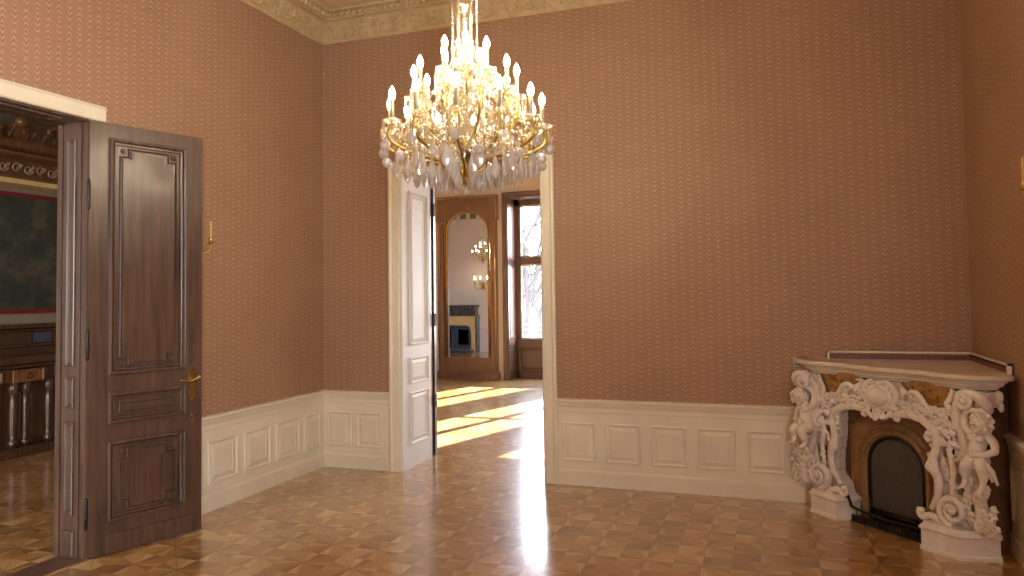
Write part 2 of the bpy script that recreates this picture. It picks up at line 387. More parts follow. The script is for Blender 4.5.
# far room walls
m=MB(); m.box((FX0-.3,FY0,0),(FX0,FY1+.5,ZC+.3)); m.build('wall_far_room_left',M['plaster'],kind='structure')
m=MB(); m.box((FX1,FY0-.03,0),(FX1+.3,FY1+.5,ZC+.3)); m.build('wall_far_room_right',M['plaster'],kind='structure')
# far wall with three tall window niches
NW=[(-4.64,-3.22),(-2.66,-1.24),(-.70,.72)]
NZ=3.42
m=MB(); xs=[FX0]+[q for w_ in NW for q in w_]+[FX1]
for i in range(0,len(xs),2): m.box((xs[i],FY1,0),(xs[i+1],FY1+.55,ZC+.3))
for a,b in NW: m.box((a,FY1,NZ),(b,FY1+.55,ZC+.3)); m.box((a-.02,FY1+.42,0),(b+.02,FY1+.55,.62))
m.build('wall_far_room_back',M['plaster'],kind='structure')
# ------------------------------------------------------------------ wainscot, rails and bases
PANEL=[(0,0),(.002,.010),(.010,.014),(.016,.012),(.022,.004),(.030,.003),(.058,.011),(.062,.011),(.0621,.005),(.068,.005)]
BASEP=[(0,0),(.024,0),(.024,.115),(.018,.128),(.010,.132),(.010,.60),(.014,.606),(.016,.64),(.022,.652),(.030,.668),(.034,.685),(.044,.692),(.046,.706),(.040,.714),(0,.716)]
def run(mb,F,u0,u1,prof,cap=True):
    n=len(prof); vs=[F(u0,z,d) for d,z in prof]+[F(u1,z,d) for d,z in prof]
    fs=[(i,i+1,n+i+1,n+i) for i in range(n-1)]
    if cap: fs+= [tuple(range(n)),tuple(range(2*n-1,n-1,-1))]
    mb.add(vs,fs)
Fb=frame((0,YB,0),(1,0,0),(0,-1,0)); Fl=frame((XL,0,0),(0,1,0),(1,0,0)); Fr=frame((XR,0,0),(0,1,0),(-1,0,0))
def wains(name,F,u0,u1,panels,z0=.198,z1=.522):
    m=MB(); run(m,F,u0,u1,BASEP); G=lambda u,v,d:F(u,v,d+.010)
    for a,b in panels: m.ring(rect(a,b,z0,z1),PANEL,G)
    m.build(name,M['cream'],kind='structure')
wains('trim_wainscot_back_left',Fb,XL,-3.318,[(-3.985,-3.722),(-3.665,-3.40)])
wains('trim_wainscot_back_right',Fb,-1.745,XR,[(-1.685+.370*i,-1.685+.370*i+.288) for i in range(8)])
lp=[(4.09+.404*i,4.09+.404*i+.325) for i in range(5)]
wains('trim_wainscot_left',Fl,3.68,YB,[(3.72,3.98)]+lp[0:4]+[(5.70,5.955)])
wains('trim_wainscot_left_near',Fl,YF,LY0-.12,[(YF+.1+.44*i,YF+.1+.44*i+.36) for i in range(11)])
wains('trim_wainscot_right',Fr,-1.0,YB,[(-.9+.44*i,-.9+.44*i+.36) for i in range(15)])
# ------------------------------------------------------------------ cornice
def swept(mb,prof,x0,x1,y0,y1):
    pts=[]
    for d,z in prof: pts.append([(x0+d,y0+d,z),(x1-d,y0+d,z),(x1-d,y1-d,z),(x0+d,y1-d,z)])
    vs=[p for r in pts for p in r]; fs=[]
    for i in range(len(prof)-1):
        for k in range(4): l=(k+1)%4; fs.append((i*4+k,i*4+l,(i+1)*4+l,(i+1)*4+k))
    mb.add(vs,fs)
m=MB(); swept(m,[(0,4.03),(.006,4.03),(.014,4.04),(.016,4.052),(.010,4.058),(.016,4.075),(.03,4.11),(.05,4.15),(.078,4.19),(.085,4.20),(.10,4.20),(.10,4.212),(.125,4.215),(.13,4.205),(.145,4.205),(.15,4.212),(.165,4.235),(.20,4.25),(.215,4.252),(.218,4.245),(.235,4.245),(.24,4.255),(.26,4.262),(.30,4.27),(.30,4.4)],XL,XR,YF,YB); m.build('trim_cornice',M['stucco'],kind='structure')
m=MB(); 
swept(m,[(.44,4.275),(.44,4.262),(.45,4.255),(.47,4.255),(.485,4.262),(.50,4.262),(.50,4.275)],XL,XR,YF,YB); m.build('trim_ceiling_moulding',M['stucco'],kind='structure')
m=MB(); m.box((XL+.51,YF+.51,ZC-.004),(XR-.51,YB-.51,ZC+.01)); m.build('ceiling_panel',M['ceil_rose'],kind='structure')
# relief of the cornice: scrolls with leaves in the cove, egg ornament above
def spiral(c,r0,turns,dirn=1,start=0,n=14):
    out=[]
    for i in range(n+1):
        t=i/n; r=r0*(1-.85*t); a=start+dirn*turns*2*PI*t; out.append((c[0]+r*math.cos(a),c[1]+r*math.sin(a)))
    return out
m=MB()
def cove(F,L0,L1):
    # local: s along wall, w across the cove 0..1
    def C(s_,w,h=0):
        d=.012+.062*w**1.3; z=4.062+.125*w; return F(s_,z-h*.6,d+h)
    s_=L0; k=0
    while s_<L1:
        fl=1 if k%2 else -1
        cz=.5+.08*fl
        sp=spiral((0,0),.055,1.3,fl,-PI/2*fl)
        m.tube([C(s_+a,cz+b/.125,.006) for a,b in sp],[.016-.008*i/14 for i in range(15)],6)
        pth=[C(s_-.20+.2*t,.5+.42*fl*math.sin(PI*t)*(-1)-.1*fl*t,.004) for t in [i/8 for i in range(9)]]
        m.tube(pth,[.006+.007*math.sin(PI*i/8) for i in range(9)],5)
        for j in range(7):
            a=j/7*2*PI+k; rr=.07+.02*random.random()
            p=C(s_+math.cos(a)*rr,.5+math.sin(a)*.40,.004); q=C(s_+math.cos(a)*(rr+.035),.5+math.sin(a)*.48,.010)
            m.tube([p,(p+q)/2,q],[.005,.017,.005],5)
        m.ball(C(s_,cz,.010),.018,6,4)
        s_+=.235; k+=1
    # egg ornament
    s_=L0
    while s_<L1:
        m.ball(F(s_,4.228,.175),(.024,.024,.022),6,4); m.tube([F(s_-.033,4.215,.158),F(s_-.03,4.243,.205)],[.008,.011],4)
        s_+=.066
cove(Fb,XL+.12,-1.0); cove(Fl,3.4,YB-.12)
m.build('trim_cornice_relief',M['stucco'],kind='structure')
m=MB()
for i in range(5):
    c=(XL+.75,YB-.75-i*1.1,ZC-.006)
    for rr in (.13,.09):
        m.tube([(c[0]+rr*math.cos(a)*1.2,c[1]+rr*math.sin(a),c[2]) for a in [2*PI*j/24 for j in range(24)]],.008,5,closed=True)
    for j in range(8): a=j*PI/4; m.ball((c[0]+.06*math.cos(a),c[1]+.05*math.sin(a),c[2]),(.022,.022,.008),6,4)
m.build('trim_ceiling_rosettes',M['stucco'],kind='structure')
# ------------------------------------------------------------------ back doorway casing and white panelled reveal
m=MB()
CAS=[(0,.0),(0,.028),(.010,.036),(.022,.038),(.034,.030),(.040,.022),(.092,.022),(.098,.030),(.108,.032),(.117,.026),(.117,0)]
def casing(mb,F,u0,u1,zt,prof,w,stop=0):
    """moulded casing around an opening u0..u1, head zt; prof (offset from outer edge inwards, depth)"""
    n=len(prof); path=[(u0-w,0,1,0),(u0-w,zt+w,1,-1),(u1+w,zt+w,-1 if not stop else 0,-1),(u1+w,stop,-1 if not stop else 0,0)]
    vs=[]
    for (u,z,su,sz) in path:
        for o,d in prof: vs.append(F(u+su*o,z+sz*o,d))
    fs=[(i*n+k,i*n+k+1,(i+1)*n+k+1,(i+1)*n+k) for i in range(3) for k in range(n-1)]
    mb.add(vs,fs)
casing(m,Fb,DX0,DX1,DZ-.02,CAS,.117)
m.build('trim_doorcase_back',M['cream'],kind='structure')
m=MB(); Frev=frame((DX0,YB,0),(0,1,0),(1,0,0))
m.box((DX0,YB-.0,0),(DX0+.012,FY0-.03,DZ)); m.box((DX1-.012,YB,0),(DX1,FY0-.03,DZ)); m.box((DX0,YB,DZ-.012),(DX1,FY0-.03,DZ))
G=lambda u,v,d:Frev(u,v,d+.012)
RP=[(0,0),(.004,.014),(.012,.018),(.022,.012),(.030,.002),(.060,.010),(.064,.004)]
for z0,z1 in ((1.13,2.58),(.77,1.02),(.21,.70)): m.ring(rect(.13,.52,z0,z1),RP,G)
Frev2=frame((DX1,YB,0),(0,1,0),(-1,0,0)); G2=lambda u,v,d:Frev2(u,v,d+.012)
for z0,z1 in ((1.13,2.58),(.77,1.02),(.21,.70)): m.ring(rect(.13,.52,z0,z1),RP,G2)
m.build('trim_reveal_back',M['white'],kind='structure')
m=MB()  # brown casing on the far room's side, and its two leaves folded back against the wall
Ff=frame((0,FY0,0),(1,0,0),(0,1,0))
casing(m,Ff,DX0,DX1,DZ,[(0,0),(0,.03),(.03,.04),(.06,.03),(.117,.03),(.117,0)],.117)
m.build('trim_doorcase_far_room',M['winwood'],kind='structure')
def folded_leaf(x0,sgn,name):
    d=MB(); a=x0; b=x0+sgn*.70
    d.box((min(a,b),FY0+.05,.01),(max(a,b),FY0+.095,DZ-.02))
    F=frame((min(a,b),FY0+.095,0),(1,0,0),(0,1,0))
    for z0,z1 in ((1.1,2.6),(.78,1.0),(.15,.68)): d.ring(rect(.1,.6,z0,z1),RP,F)
    o=d.build(name,M['oak_strip'],kind='structure')
    for z in (.55,1.35,2.45):
        h=MB(); h.lathe([(.008,-.06),(.013,-.055),(.013,.055),(.008,.06),(.004,.075)],(x0+.0-sgn*.012,FY0+.045,z),8); h.build('hinge',M['rail'],o)
    return o
d2=folded_leaf(DX0+.015,-1,'door_2'); d3=folded_leaf(DX1-.015,1,'door_3')
# ------------------------------------------------------------------ left doorway: white casing, dark lining
m=MB(); P=[(0,0),(0,.030),(.012,.038),(.02,.032),(.09,.030),(.098,.022),(.098,0)]; n=len(P)
path=[(LY0-.098,0,1,0),(LY0-.098,DZ+.098,1,-1),(LY1+.098,DZ+.098,0,-1)]
m.add([Fl(u+su*o,z+sz*o,d) for (u,z,su,sz) in path for o,d in P],[(i*n+k,i*n+k+1,(i+1)*n+k+1,(i+1)*n+k) for i in range(2) for k in range(n-1)]+[tuple(2*n+k for k in range(n))])
m.box((XL-.03,LY1-.0,0),(XL+.006,LY1+.010,DZ))
m.build('trim_doorcase_left',M['cream'],kind='structure')
m=MB()
m.box((XL-.21,LY1-.012,0),(XL-.05,LY1+.01,DZ)); m.box((XL-.05,LY1-.004,0),(XL+.003,LY1+.02,DZ))
m.box((XL-.24,LY1-.02,0),(XL-.20,LY1+.10,DZ+.06)); m.box((XL-.24,LY0-.1,0),(XL-.20,LY0+.02,DZ+.06)); m.box((XL-.24,LY0-.1,DZ-.02),(XL-.20,LY1+.1,DZ+.08))
m.box((XL-.21,LY0-.01,0),(XL-.0,LY0+.012,DZ)); m.box((XL-.21,LY0,DZ-.012),(XL-.002,LY1,DZ+.01))
Fj=frame((XL-.21,LY1-.012,0),(1,0,0),(0,-1,0))
JP=[(0,0),(.003,.010),(.010,.012),(.016,.004),(.022,-.001),(.030,.004),(.034,.002)]
for z0,z1 in ((1.18,2.62),(.92,1.12),(.26,.84)): m.ring(rect(.045,.125,z0,z1),JP,Fj)
m.ring(rect(.03,.135,.01,.17),[(0,0),(.004,.010),(.012,.012)],Fj)
Fs=lambda u,v,d:Vector((XL-.21+u,LY0+v,DZ-.012-d))
m.ring(rect(.045,.165,.15,1.35),JP,Fs)
m.build('trim_door_lining_left',M['oak'],kind='structure')
# threshold strip
m=MB(); m.box((XL-.21,LY0,0),(XL,LY1,.004)); m.build('floor_threshold',M['winwood'],kind='structure')
# ------------------------------------------------------------------ dark door leaf (door_1)
LA=Vector((-3.998,3.474,0)); LD=Vector((.342,.94,0)).normalized(); LN=Vector((.94,-.342,0)).normalized()
FD=frame(LA,LD,LN)
d1=bpy.data.objects.new('door_1',None); COL.objects.link(d1); d1.location=LA; d1['kind']='structure'
m=MB(); W=.708; H=2.728
m.prism(rect(-.030,W,.008,H),-.034,0,FD)
m.prism(rect(.082,W-.02,.008,.095),-.0,.012,FD); m.ring(rect(.082,W-.02,.008,.125),[(0,0),(0,.012),(.012,.014)],FD)
m.prism(rect(.082,W-.02,.012,.108),0,.015,FD)
m.build('door_board',M['oak'],d1)
OUT=[(0,0),(.001,.020),(.008,.025),(.017,.023),(.020,.004),(.026,.001),(.028,.012),(.038,.011),(.042,.000),(.054,-.003)]
INN=[(0,0),(.001,.008),(.007,.011),(.013,.008),(.015,.001)]
def dpanel(u0,u1,z0,z1,fancy=True,nt=.052):
    m=MB(); m.ring(rect(u0,u1,z0,z1),OUT,FD)
    i=.062
    if fancy:
        G=lambda u,v,d:FD(u,v,d+.0)
        m.ring(notched(u0+i,u1-i,z0+i*.85,z1-i*.85,nt),[(0,-.002),(.001,.012),(.008,.014),(.010,.001),(.017,.000),(.018,.007),(.034,.006)],G)
        for a in (u0+i+nt*.42,u1-i-nt*.42):
            for b in (z0+i*.85+nt*.42,z1-i*.85-nt*.42):
                for j in range(6):
                    q=j*PI/3; m.ball(G(a+.011*math.cos(q),b+.011*math.sin(q),.003),(.008,.008,.008),6,4)
                m.ball(G(a,b,.006),.008,6,4)
    else:
        m.ring(rect(u0+.062,u1-.062,z0+.058,z1-.058),[(0,-.002),(.001,.014),(.008,.016),(.010,.002),(.018,.001),(.019,.008)],FD)
    m.build('door_panel',M['oak'],d1)
dpanel(.088,.583,1.122,2.632); dpanel(.088,.583,.816,1.008,False); dpanel(.088,.583,.205,.702)
# brass plate, lever handle, keyhole
def F3(u,v,d): return FD(u,v,d)
m=MB(); hz=1.045; hu=.636
pl=[(0,.895),(.010,.905),(.014,.925),(.024,.935),(.016,.955),(.022,.985),(.014,1.0),(.018,1.02),(.028,1.04),(.020,1.06),(.016,1.085),(.022,1.105),(.010,1.125),(0,1.145)]
poly=[(hu+a,b) for a,b in pl]+[(hu-a,b) for a,b in reversed(pl[1:-1])]
m.prism(poly,.0,.006,F3); plate=m.build('door_handle',M['brass'],d1)
m=MB(); m.tube([F3(hu,hz,.004),F3(hu,hz,.045)],.010,8); m.tube(smoothpath([F3(hu+.02,hz+.012,.048),F3(hu,hz,.050),F3(hu-.04,hz-.012,.050),F3(hu-.075,hz-.004,.048),F3(hu-.10,hz+.004,.046)],4),lerpl([.013,.010,.007,.009,.006],17),8); m.ball(F3(hu+.024,hz+.014,.048),.014,8,6); m.build('lever',M['brass'],plate)
m=MB(); m.prism([(hu,.735),(hu+.016,.765),(hu+.012,.775),(hu+.008,.80),(hu,.815),(hu-.008,.80),(hu-.012,.775),(hu-.016,.765)],0,.005,F3); kp=m.build('keyhole_plate',M['gilt'],d1)
m=MB(); m.prism([(hu-.003,.765),(hu+.003,.765),(hu+.003,.785),(hu-.003,.785)],.004,.0065,F3); m.ball(F3(hu,.787,.004),(.004,.004,.004),8,6); m.build('keyhole',M['ironblk'],kp)
for z in (.28,1.32,2.26):
    m=MB(); m.lathe([(.003,-.10),(.009,-.09),(.011,-.085),(.011,.085),(.009,.09),(.003,.10)],tuple(LA+LN*.004-LD*.034+Vector((0,0,z))),8); m.build('hinge',M['iron'],d1)
# ------------------------------------------------------------------ candle sconces on the side walls
def sconce(loc,rz,label,group=None):
    o=empty('candle_sconce',loc,label,'wall sconce',group,rz)
    T=Matrix.Translation(loc)@Matrix.Rotation(rz,4,'Z')   # local +X points out of the wall
    def B(mb,name,mat,par): mb.v=[tuple(T@Vector(p)) for p in mb.v]; return mb.build(name,mat,par)
    m=MB(); m.lathe([(.028,0),(.026,.006),(.014,.014),(.010,.02)],(0,0,0),12,M=Matrix.Rotation(PI/2,4,'Y')); m.ball((.012,0,.0),(.010,.03,.045),8,6); B(m,'wall_plate',M['brass'],o)
    for s_ in (-1,1):
        m=MB(); m.tube(smoothpath([(.015,0,0),(.05,s_*.03,-.03),(.09,s_*.06,-.025),(.11,s_*.075,.01),(.11,s_*.075,.03)],5),.0042,6)
        m.lathe([(.006,0),(.028,.006),(.030,.010),(.012,.012),(.010,.03),(.014,.045),(.012,.05)],(.11,s_*.075,.03),12)
        a=B(m,'arm',M['brass'],o)
        m=MB(); m.lathe([(.0095,0),(.0095,.125),(.007,.130),(.003,.132)],(.11,s_*.075,.075),10); B(m,'candle',M['wax'],a)
    return o
sconce((XL+.001,4.33,1.965),0,'brass candle sconce on the left wall beside the edge of the dark open door')
sconce((XR-.001,4.315,2.06),PI,'brass candle sconce on the right wall above the fireplace end')
# ------------------------------------------------------------------ corner fireplace
FC=Vector((1.345,6.03,0)); fd=Vector((.70711,-.70711,0)); fn=Vector((-.70711,-.70711,0)); Zv=Vector((0,0,1))
def FP(u,v,z): return FC+fd*(u-.06)+fn*v+Zv*z         # u along the front, v out from the corner, z up
fp=empty('corner_fireplace',FP(0,.80,0),'white carved marble corner fireplace with two cherubs and an arched opening','fireplace')
def plan(u,v,d): return FP(u,v,d)
def face(v0): return lambda u,z,d: FP(u,v0+d,z)
def ccw(p):
    a=sum(p[i-1][0]*p[i][1]-p[i][0]*p[i-1][1] for i in range(len(p))); return p if a>0 else p[::-1]
def wv(u): return abs(u-.06)+.006
m=MB()
for s in (-1,1):
    us=[.36*s,.62*s]; m.prism(ccw([(us[0],wv(us[0])),(us[1],wv(us[1])),(us[1],.80),(us[0],.80)]),0.0,1.05,plan)
m.prism(ccw([(-.36,wv(-.36)),(0,.08),(.06,.02),(.36,wv(.36)),(.36,.78),(-.36,.78)]),.76,1.05,plan)
m.build('fireplace_body',M['brown'],fp)
# arched stone panel with the hole
def arch(r,zs=.40,n=18):
    return [(-r,0)]+[(-r*math.cos(PI*i/n),zs+r*math.sin(PI*i/n)) for i in range(n+1)]+[(r,0)]
m=MB(); A=arch(.215); O=[(-.40,0)]+[(-.40+.80*max(0,min(1,(i-3)/12)), (.40+.40*min(1,i/3)) if i<=3 else (.80 if i<15 else .80-.40*(i-15)/3)) for i in range(19)]+[(.40,0)]
vs=[FP(u,.765,z) for u,z in A]+[FP(u,.765,z) for u,z in O]; n=len(A); m.add(vs,[(i,i+1,n+i+1,n+i) for i in range(n-1)])
# moulded arch ring
prof=[(.305,0),(.305,.012),(.295,.022),(.282,.022),(.276,.010),(.262,.008),(.256,.026),(.244,.036),(.232,.034),(.224,.02),(.214,.012),(.208,-.02),(.206,-.30)]
paths=[arch(r) for r,_ in prof]; vs=[FP(u,.765+d,z) for p,(r,d) in zip(paths,prof) for u,z in p]
m.add(vs,[(i*n+k,i*n+k+1,(i+1)*n+k+1,(i+1)*n+k) for i in range(len(prof)-1) for k in range(n-1)])
m.build('arch_surround',M['arch'],fp,fixn=True)
m=MB()   # voussoir joints and faint scroll ornament in the spandrels
for i in range(1,10):
    a=PI*i/10; m.tube([FP(-.225*math.cos(a),.803,.40+.225*math.sin(a)),FP(-.30*math.cos(a),.789,.40+.30*math.sin(a))],.0022,4)
for s in (-1,1):
    for cx,cz,r in ((.27,.70,.035),(.21,.735,.022),(.33,.665,.024)):
        m.tube([FP(s*(cx+a),.768,cz+b) for a,b in spiral((0,0),r,1.5,s)],[.006-.003*i/14 for i in range(15)],5)
o=m.build('arch_ornament',simple('arch_ornament_bronze',srgb(122,92,58),.5,.2,noise=.15,scale=30),fp); o['kind']='stuff'
# firebox, frame and woven wire screen
m=MB(); m.box((0,0,0),(0,0,0)) if False else None
vs=[FP(u,v,z) for u,v,z in ((-.30,.47,0),(.30,.47,0),(.30,.47,.70),(-.30,.47,.70),(-.30,.76,0),(.30,.76,0),(.30,.76,.70),(-.30,.76,.70))]
m.add(vs,[(0,1,2,3),(0,3,7,4),(1,5,6,2),(3,2,6,7)]); m.build('firebox',M['ironblk'],fp)
m=MB(); A2=arch(.188,.40); m.add([FP(u,.772,max(z,.075)) for u,z in A2],[tuple(range(len(A2)))]); 
sc=m.build('fire_screen',M['screen'],fp)
m=MB(); a1=[(u,max(z,.06)) for u,z in arch(.203,.40)]
m.tube([FP(u,.775,z) for u,z in a1],.012,6); m.tube([FP(-.203,.775,.075),FP(.203,.775,.075)],.014,6); m.tube([FP(-.17,.79,.10),FP(.17,.79,.10)],.006,6)
for s in (-1,1): m.tube([FP(s*.19,.79,.0),FP(s*.19,.79,.16)],.008,6)
m.build('screen_frame',M['iron'],fp)
m=MB()  # low iron fender lying between the plinths
m.tube(smoothpath([FP(-.31,.90,.15),FP(-.285,.90,.175),FP(-.27,.89,.13),FP(-.24,.885,.095),FP(0,.89,.08),FP(.24,.885,.09),FP(.28,.88,.11)],5),.010,7)
m.box((0,0,0),(.001,.001,.001)) if False else None
m.prism(ccw([(-.27,.80),(.27,.80),(.27,.86),(-.27,.86)]),.012,.03,plan); m.prism(ccw([(-.27,.872),(.27,.872),(.27,.882),(-.27,.882)]),.0,.045,plan)
for i in range(9): u=-.22+i*.055; m.tube([FP(u,.886,.01),FP(u,.888,.08)],.004,5)
m.build('fender',M['iron'],fp)
m=MB(); m.prism(ccw([(-.30,.60),(.30,.60),(.27,.89),(-.27,.89)]),.001,.012,plan); m.build('hearth_slab',M['ironblk'],fp)
# plinths
for s in (-1,1):
    poly=ccw([(s*.265,.78),(s*.265,.845),(s*.31,.985),(s*.555,.975),(s*.69,.79),(s*.66,.74),(s*.40,.74)])
    if s<0: poly=ccw([(s*.265,.78),(s*.265,.845),(s*.31,.985),(s*.555,.965),(s*.66,.80),(s*.62,.74),(s*.40,.74)])
    m=MB(); m.ring(poly,[(0,0),(0,.022),(.008,.028),(.008,.122),(.0,.128),(-.004,.138),(.004,.150),(.016,.158),(.018,.170)],plan)
    pl_=[(s*.33,.988),(s*.54,.978)]
    m.build('plinth',M['stone'],fp)
# mantel shelf with its serpentine edge
half=[(.74,.70),(.775,.755),(.765,.82),(.72,.89),(.65,.945),(.56,.98),(.46,.98),(.36,.955),(.26,.945),(.13,.965),(.0,.985)]
front=smoothpath([(a,b,0) for a,b in half]+[(-a,b,0) for a,b in reversed(half[:-2][1:])]+[(-.78,.845,0)],3)
fr_=[(p.x,max(p.y,wv(p.x)+.006)) for p in front]
poly=ccw(fr_+[(.06,.016)])
m=MB(); m.ring(poly,[(.035,1.050),(.014,1.054),(.003,1.060),(.0,1.066),(.0,1.077),(.006,1.085),(.018,1.089)],plan)
m.build('mantel_shelf',M['shelf'],fp)
m=MB(); m.ring(poly,[(.085,.997),(.080,1.004),(.076,1.014),(.055,1.020),(.050,1.036),(.036,1.042),(.034,1.053)],plan,cap=True); m.build('shelf_moulding',M['stone'],fp)
# upstand of board with a pale top moulding, along both walls
up=MB(); up.box((.40,YB-.066,1.088),(XR-.02,YB-.05,1.118)); up.box((XR-.030,5.115,1.088),(XR-.014,YB-.05,1.120)); up.build('upstand_board',M['maroon'],fp)
up=MB(); up.box((.385,YB-.072,1.088),(.400,YB-.047,1.146)); up.box((.385,YB-.072,1.134),(XR-.012,YB-.047,1.146)); up.box((XR-.036,5.10,1.134),(XR-.010,YB-.05,1.146)); up.box((XR-.036,5.10,1.085),(XR-.010,5.115,1.146))
up.build('upstand_moulding',M['cream'],fp)
# ochre frieze panels
for s in (-1,1):
    m=MB(); m.prism(ccw([(s*.14,1.01),(s*.52,1.01),(s*.47,.93),(s*.44,.87),(s*.34,.855),(s*.28,.90),(s*.20,.94)]),.78,.872,lambda u,z,d:FP(u,d,z))
    m.build('frieze_panel',M['ochre'],fp)
# --- carved legs and frieze, one continuous body of stone
def FS(s): return lambda u,z,v: FP(s*u,v,z)
def leaf(m,F,p0,p1,w,v0,curl=.05,side=0,lobes=4):
    """acanthus leaf from p0 to p1 (u,z), curling outwards in v at the tip"""
    a=Vector(p0); b=Vector(p1); dr=b-a; nn=Vector((-dr.y,dr.x)).normalized(); pts=[]; rad=[]
    for i in range(11):
        t=i/10; c=a+dr*t+nn*side*math.sin(PI*t)*.5; pts.append(F(c.x,c.y,v0+curl*t*t*1.2)); rad.append(w*(.35+.65*math.sin(PI*min(t*.9+.1,1)))*.5)
    m.tube(pts,rad,8,flat=(fn,.45))
    for k in range(lobes):
        t=(k+.8)/(lobes+.6)
        for sg in (-1,1):
            c=a+dr*t+nn*side*math.sin(PI*t)*.5; e=c+nn*sg*w*.75*(1-t*.5)+dr*.10
            m.tube([F(c.x,c.y,v0+curl*t*t*1.2),F((c.x+e.x)/2,(c.y+e.y)/2,v0+.012+curl*t*t*1.2),F(e.x,e.y,v0+.004+curl*t*t*1.2)],[w*.20,w*.22,w*.08],6)
def rose(m,F,u,z,v,r):
    m.ball(F(u,z,v),r*.5,8,5)
    for k in range(6):
        a=k*PI/3; m.ball(F(u+r*.7*math.cos(a),z+r*.7*math.sin(a),v-r*.1),r*.42,6,4)
def band(m,F,pts,rad,v,k=5,fl=.7,n=9):
    P=smoothpath([(a,b,c) for (a,b),c in zip(pts,v if isinstance(v,list) else [v]*len(pts))],k)
    m.tube([F(p.x,p.y,p.z) for p in P],lerpl(rad,len(P)),n,flat=(fn,fl))
for s in (-1,1):
    rnd=random.Random(31+s); F=FS(s); m=MB()
    # flat ground of the leg, with two windows left open
    P=lambda poly,a,b: m.prism(ccw([(s*u,z) for u,z in poly]),a,b,lambda u,z,d:FP(u,d,z))
    P([(.30,.17),(.64,.17),(.63,.30),(.58,.35),(.40,.35),(.36,.28),(.32,.24)],.79,.87)
    P([(.38,.33),(.475,.33),(.475,.50),(.42,.51),(.37,.50)],.79,.87)
    P([(.545,.33),(.62,.30),(.615,.50),(.56,.52)],.79,.88)
    P([(.36,.48),(.62,.48),(.62,.60),(.48,.60),(.46,.555),(.41,.56),(.36,.58)],.79,.87)
    P([(.35,.56),(.395,.56),(.405,.68),(.35,.70)],.79,.87); P([(.475,.58),(.62,.56),(.62,.74),(.50,.74)],.79,.88)
    P([(.345,.67),(.62,.70),(.62,.86),(.47,.86),(.40,.845),(.35,.80)],.79,.875)
    P([(.47,.84),(.66,.80),(.66,.99),(.53,.99),(.50,.93)],.79,.90)
    # frieze ground, arched below, cut back above for the ochre panels
    P([(-.01,.80),(.10,.795),(.20,.79),(.30,.765),(.40,.70),(.42,.85),(.35,.850),(.27,.89),(.18,.935),(.12,.99),(-.01,.99)],.79,.878)
    # great volute at the foot with its tail curling up toward the opening
    sp=spiral((.495,.268),.092,1.9,-1,-PI*.5,34)
    band(m,F,[(.272,.235),(.262,.205),(.285,.180),(.315,.190),(.35,.205),(.42,.180),(.49,.168)],[.012,.015,.018,.020,.021,.024,.026],.925)
    m.tube([F(a,b,.93+.02*i/34) for i,(a,b) in enumerate(sp)],[.024-.014*i/34 for i in range(35)],8,flat=(fn,1.3))
    m.ball(F(.495,.268,.95),.022,10,6); m.ball(F(.29,.222,.925),.020,8,6)
    # inner scroll of the leg
    band(m,F,[(.335,.235),(.375,.30),(.395,.37),(.395,.44),(.372,.50),(.365,.56),(.385,.62),(.385,.68),(.36,.73),(.33,.765)],[.020,.026,.028,.030,.036,.030,.026,.032,.036,.03],[.90,.905,.91,.915,.92,.91,.90,.90,.90,.90])
    band(m,F,[(.345,.525),(.335,.50),(.352,.48),(.375,.49)],[.014,.017,.016,.012],.925); band(m,F,[(.365,.70),(.335,.70),(.33,.665),(.352,.655)],[.014,.018,.016,.010],.915)
    # outer edge, S scroll from the plinth to the shelf
    band(m,F,[(.62,.19),(.655,.25),(.65,.33),(.61,.42),(.575,.50),(.56,.58),(.555,.66),(.54,.74),(.52,.82),(.53,.89),(.57,.95)],[.035,.038,.036,.033,.030,.030,.032,.033,.034,.034,.03],[.90,.91,.91,.90,.895,.89,.89,.89,.90,.91,.92])
    band(m,F,[(.47,.34),(.475,.41),(.485,.48),(.475,.55),(.465,.62),(.475,.68)],[.016,.018,.02,.018,.018,.016],.90)
    # top volute and bracket below the shelf
    sp=spiral((.605,.935),.052,1.6,1*1,PI*.6,24)
    m.tube([F(a,b,.955) for a,b in sp],[.019-.012*i/24 for i in range(25)],8)
    m.ball(F(.605,.935,.96),.015,8,6)
    band(m,F,[(.55,.97),(.60,.985),(.66,.975),(.695,.94),(.70,.90),(.68,.87)],[.018,.024,.030,.034,.030,.022],[.93,.94,.94,.92,.89,.87],fl=1)
    m.ball(F(.665,.93,.88),(.05,.05,.06),10,8); m.ball(F(.705,.955,.80),(.030,.030,.045),8,6); m.ball(F(.72,.90,.80),(.018,.018,.03),8,6)
    P([(.60,.88),(.70,.90),(.71,.985),(.60,.985)],.76,.90)
    # acanthus fan on the outer foot
    for (a,b,w,sd,cu) in (((.64,.18),(.745,.36),.055,-.03,.03),((.66,.17),(.76,.24),.045,-.02,.02),((.63,.36),(.72,.47),.045,-.02,.04),((.60,.50),(.66,.56),.04,.0,.05),((.60,.19),(.70,.33),.055,-.03,.05),((.62,.20),(.735,.27),.05,-.02,.04),((.60,.22),(.675,.43),.055,-.03,.06),((.57,.30),(.62,.47),.05,.03,.05),((.63,.30),(.705,.40),.04,-.02,.06),((.585,.20),(.60,.37),.045,.03,.05),((.60,.42),(.655,.52),.035,-.02,.04)):
        leaf(m,F,a,b,w,.90,cu,sd)
    for (a,b,w,sd) in (((.52,.40),(.44,.46),.03,.02),((.60,.50),(.53,.60),.03,.02),((.50,.86),(.40,.82),.03,.02),((.40,.75),(.47,.83),.04,-.02)): leaf(m,F,a,b,w,.89,.03,sd,3)
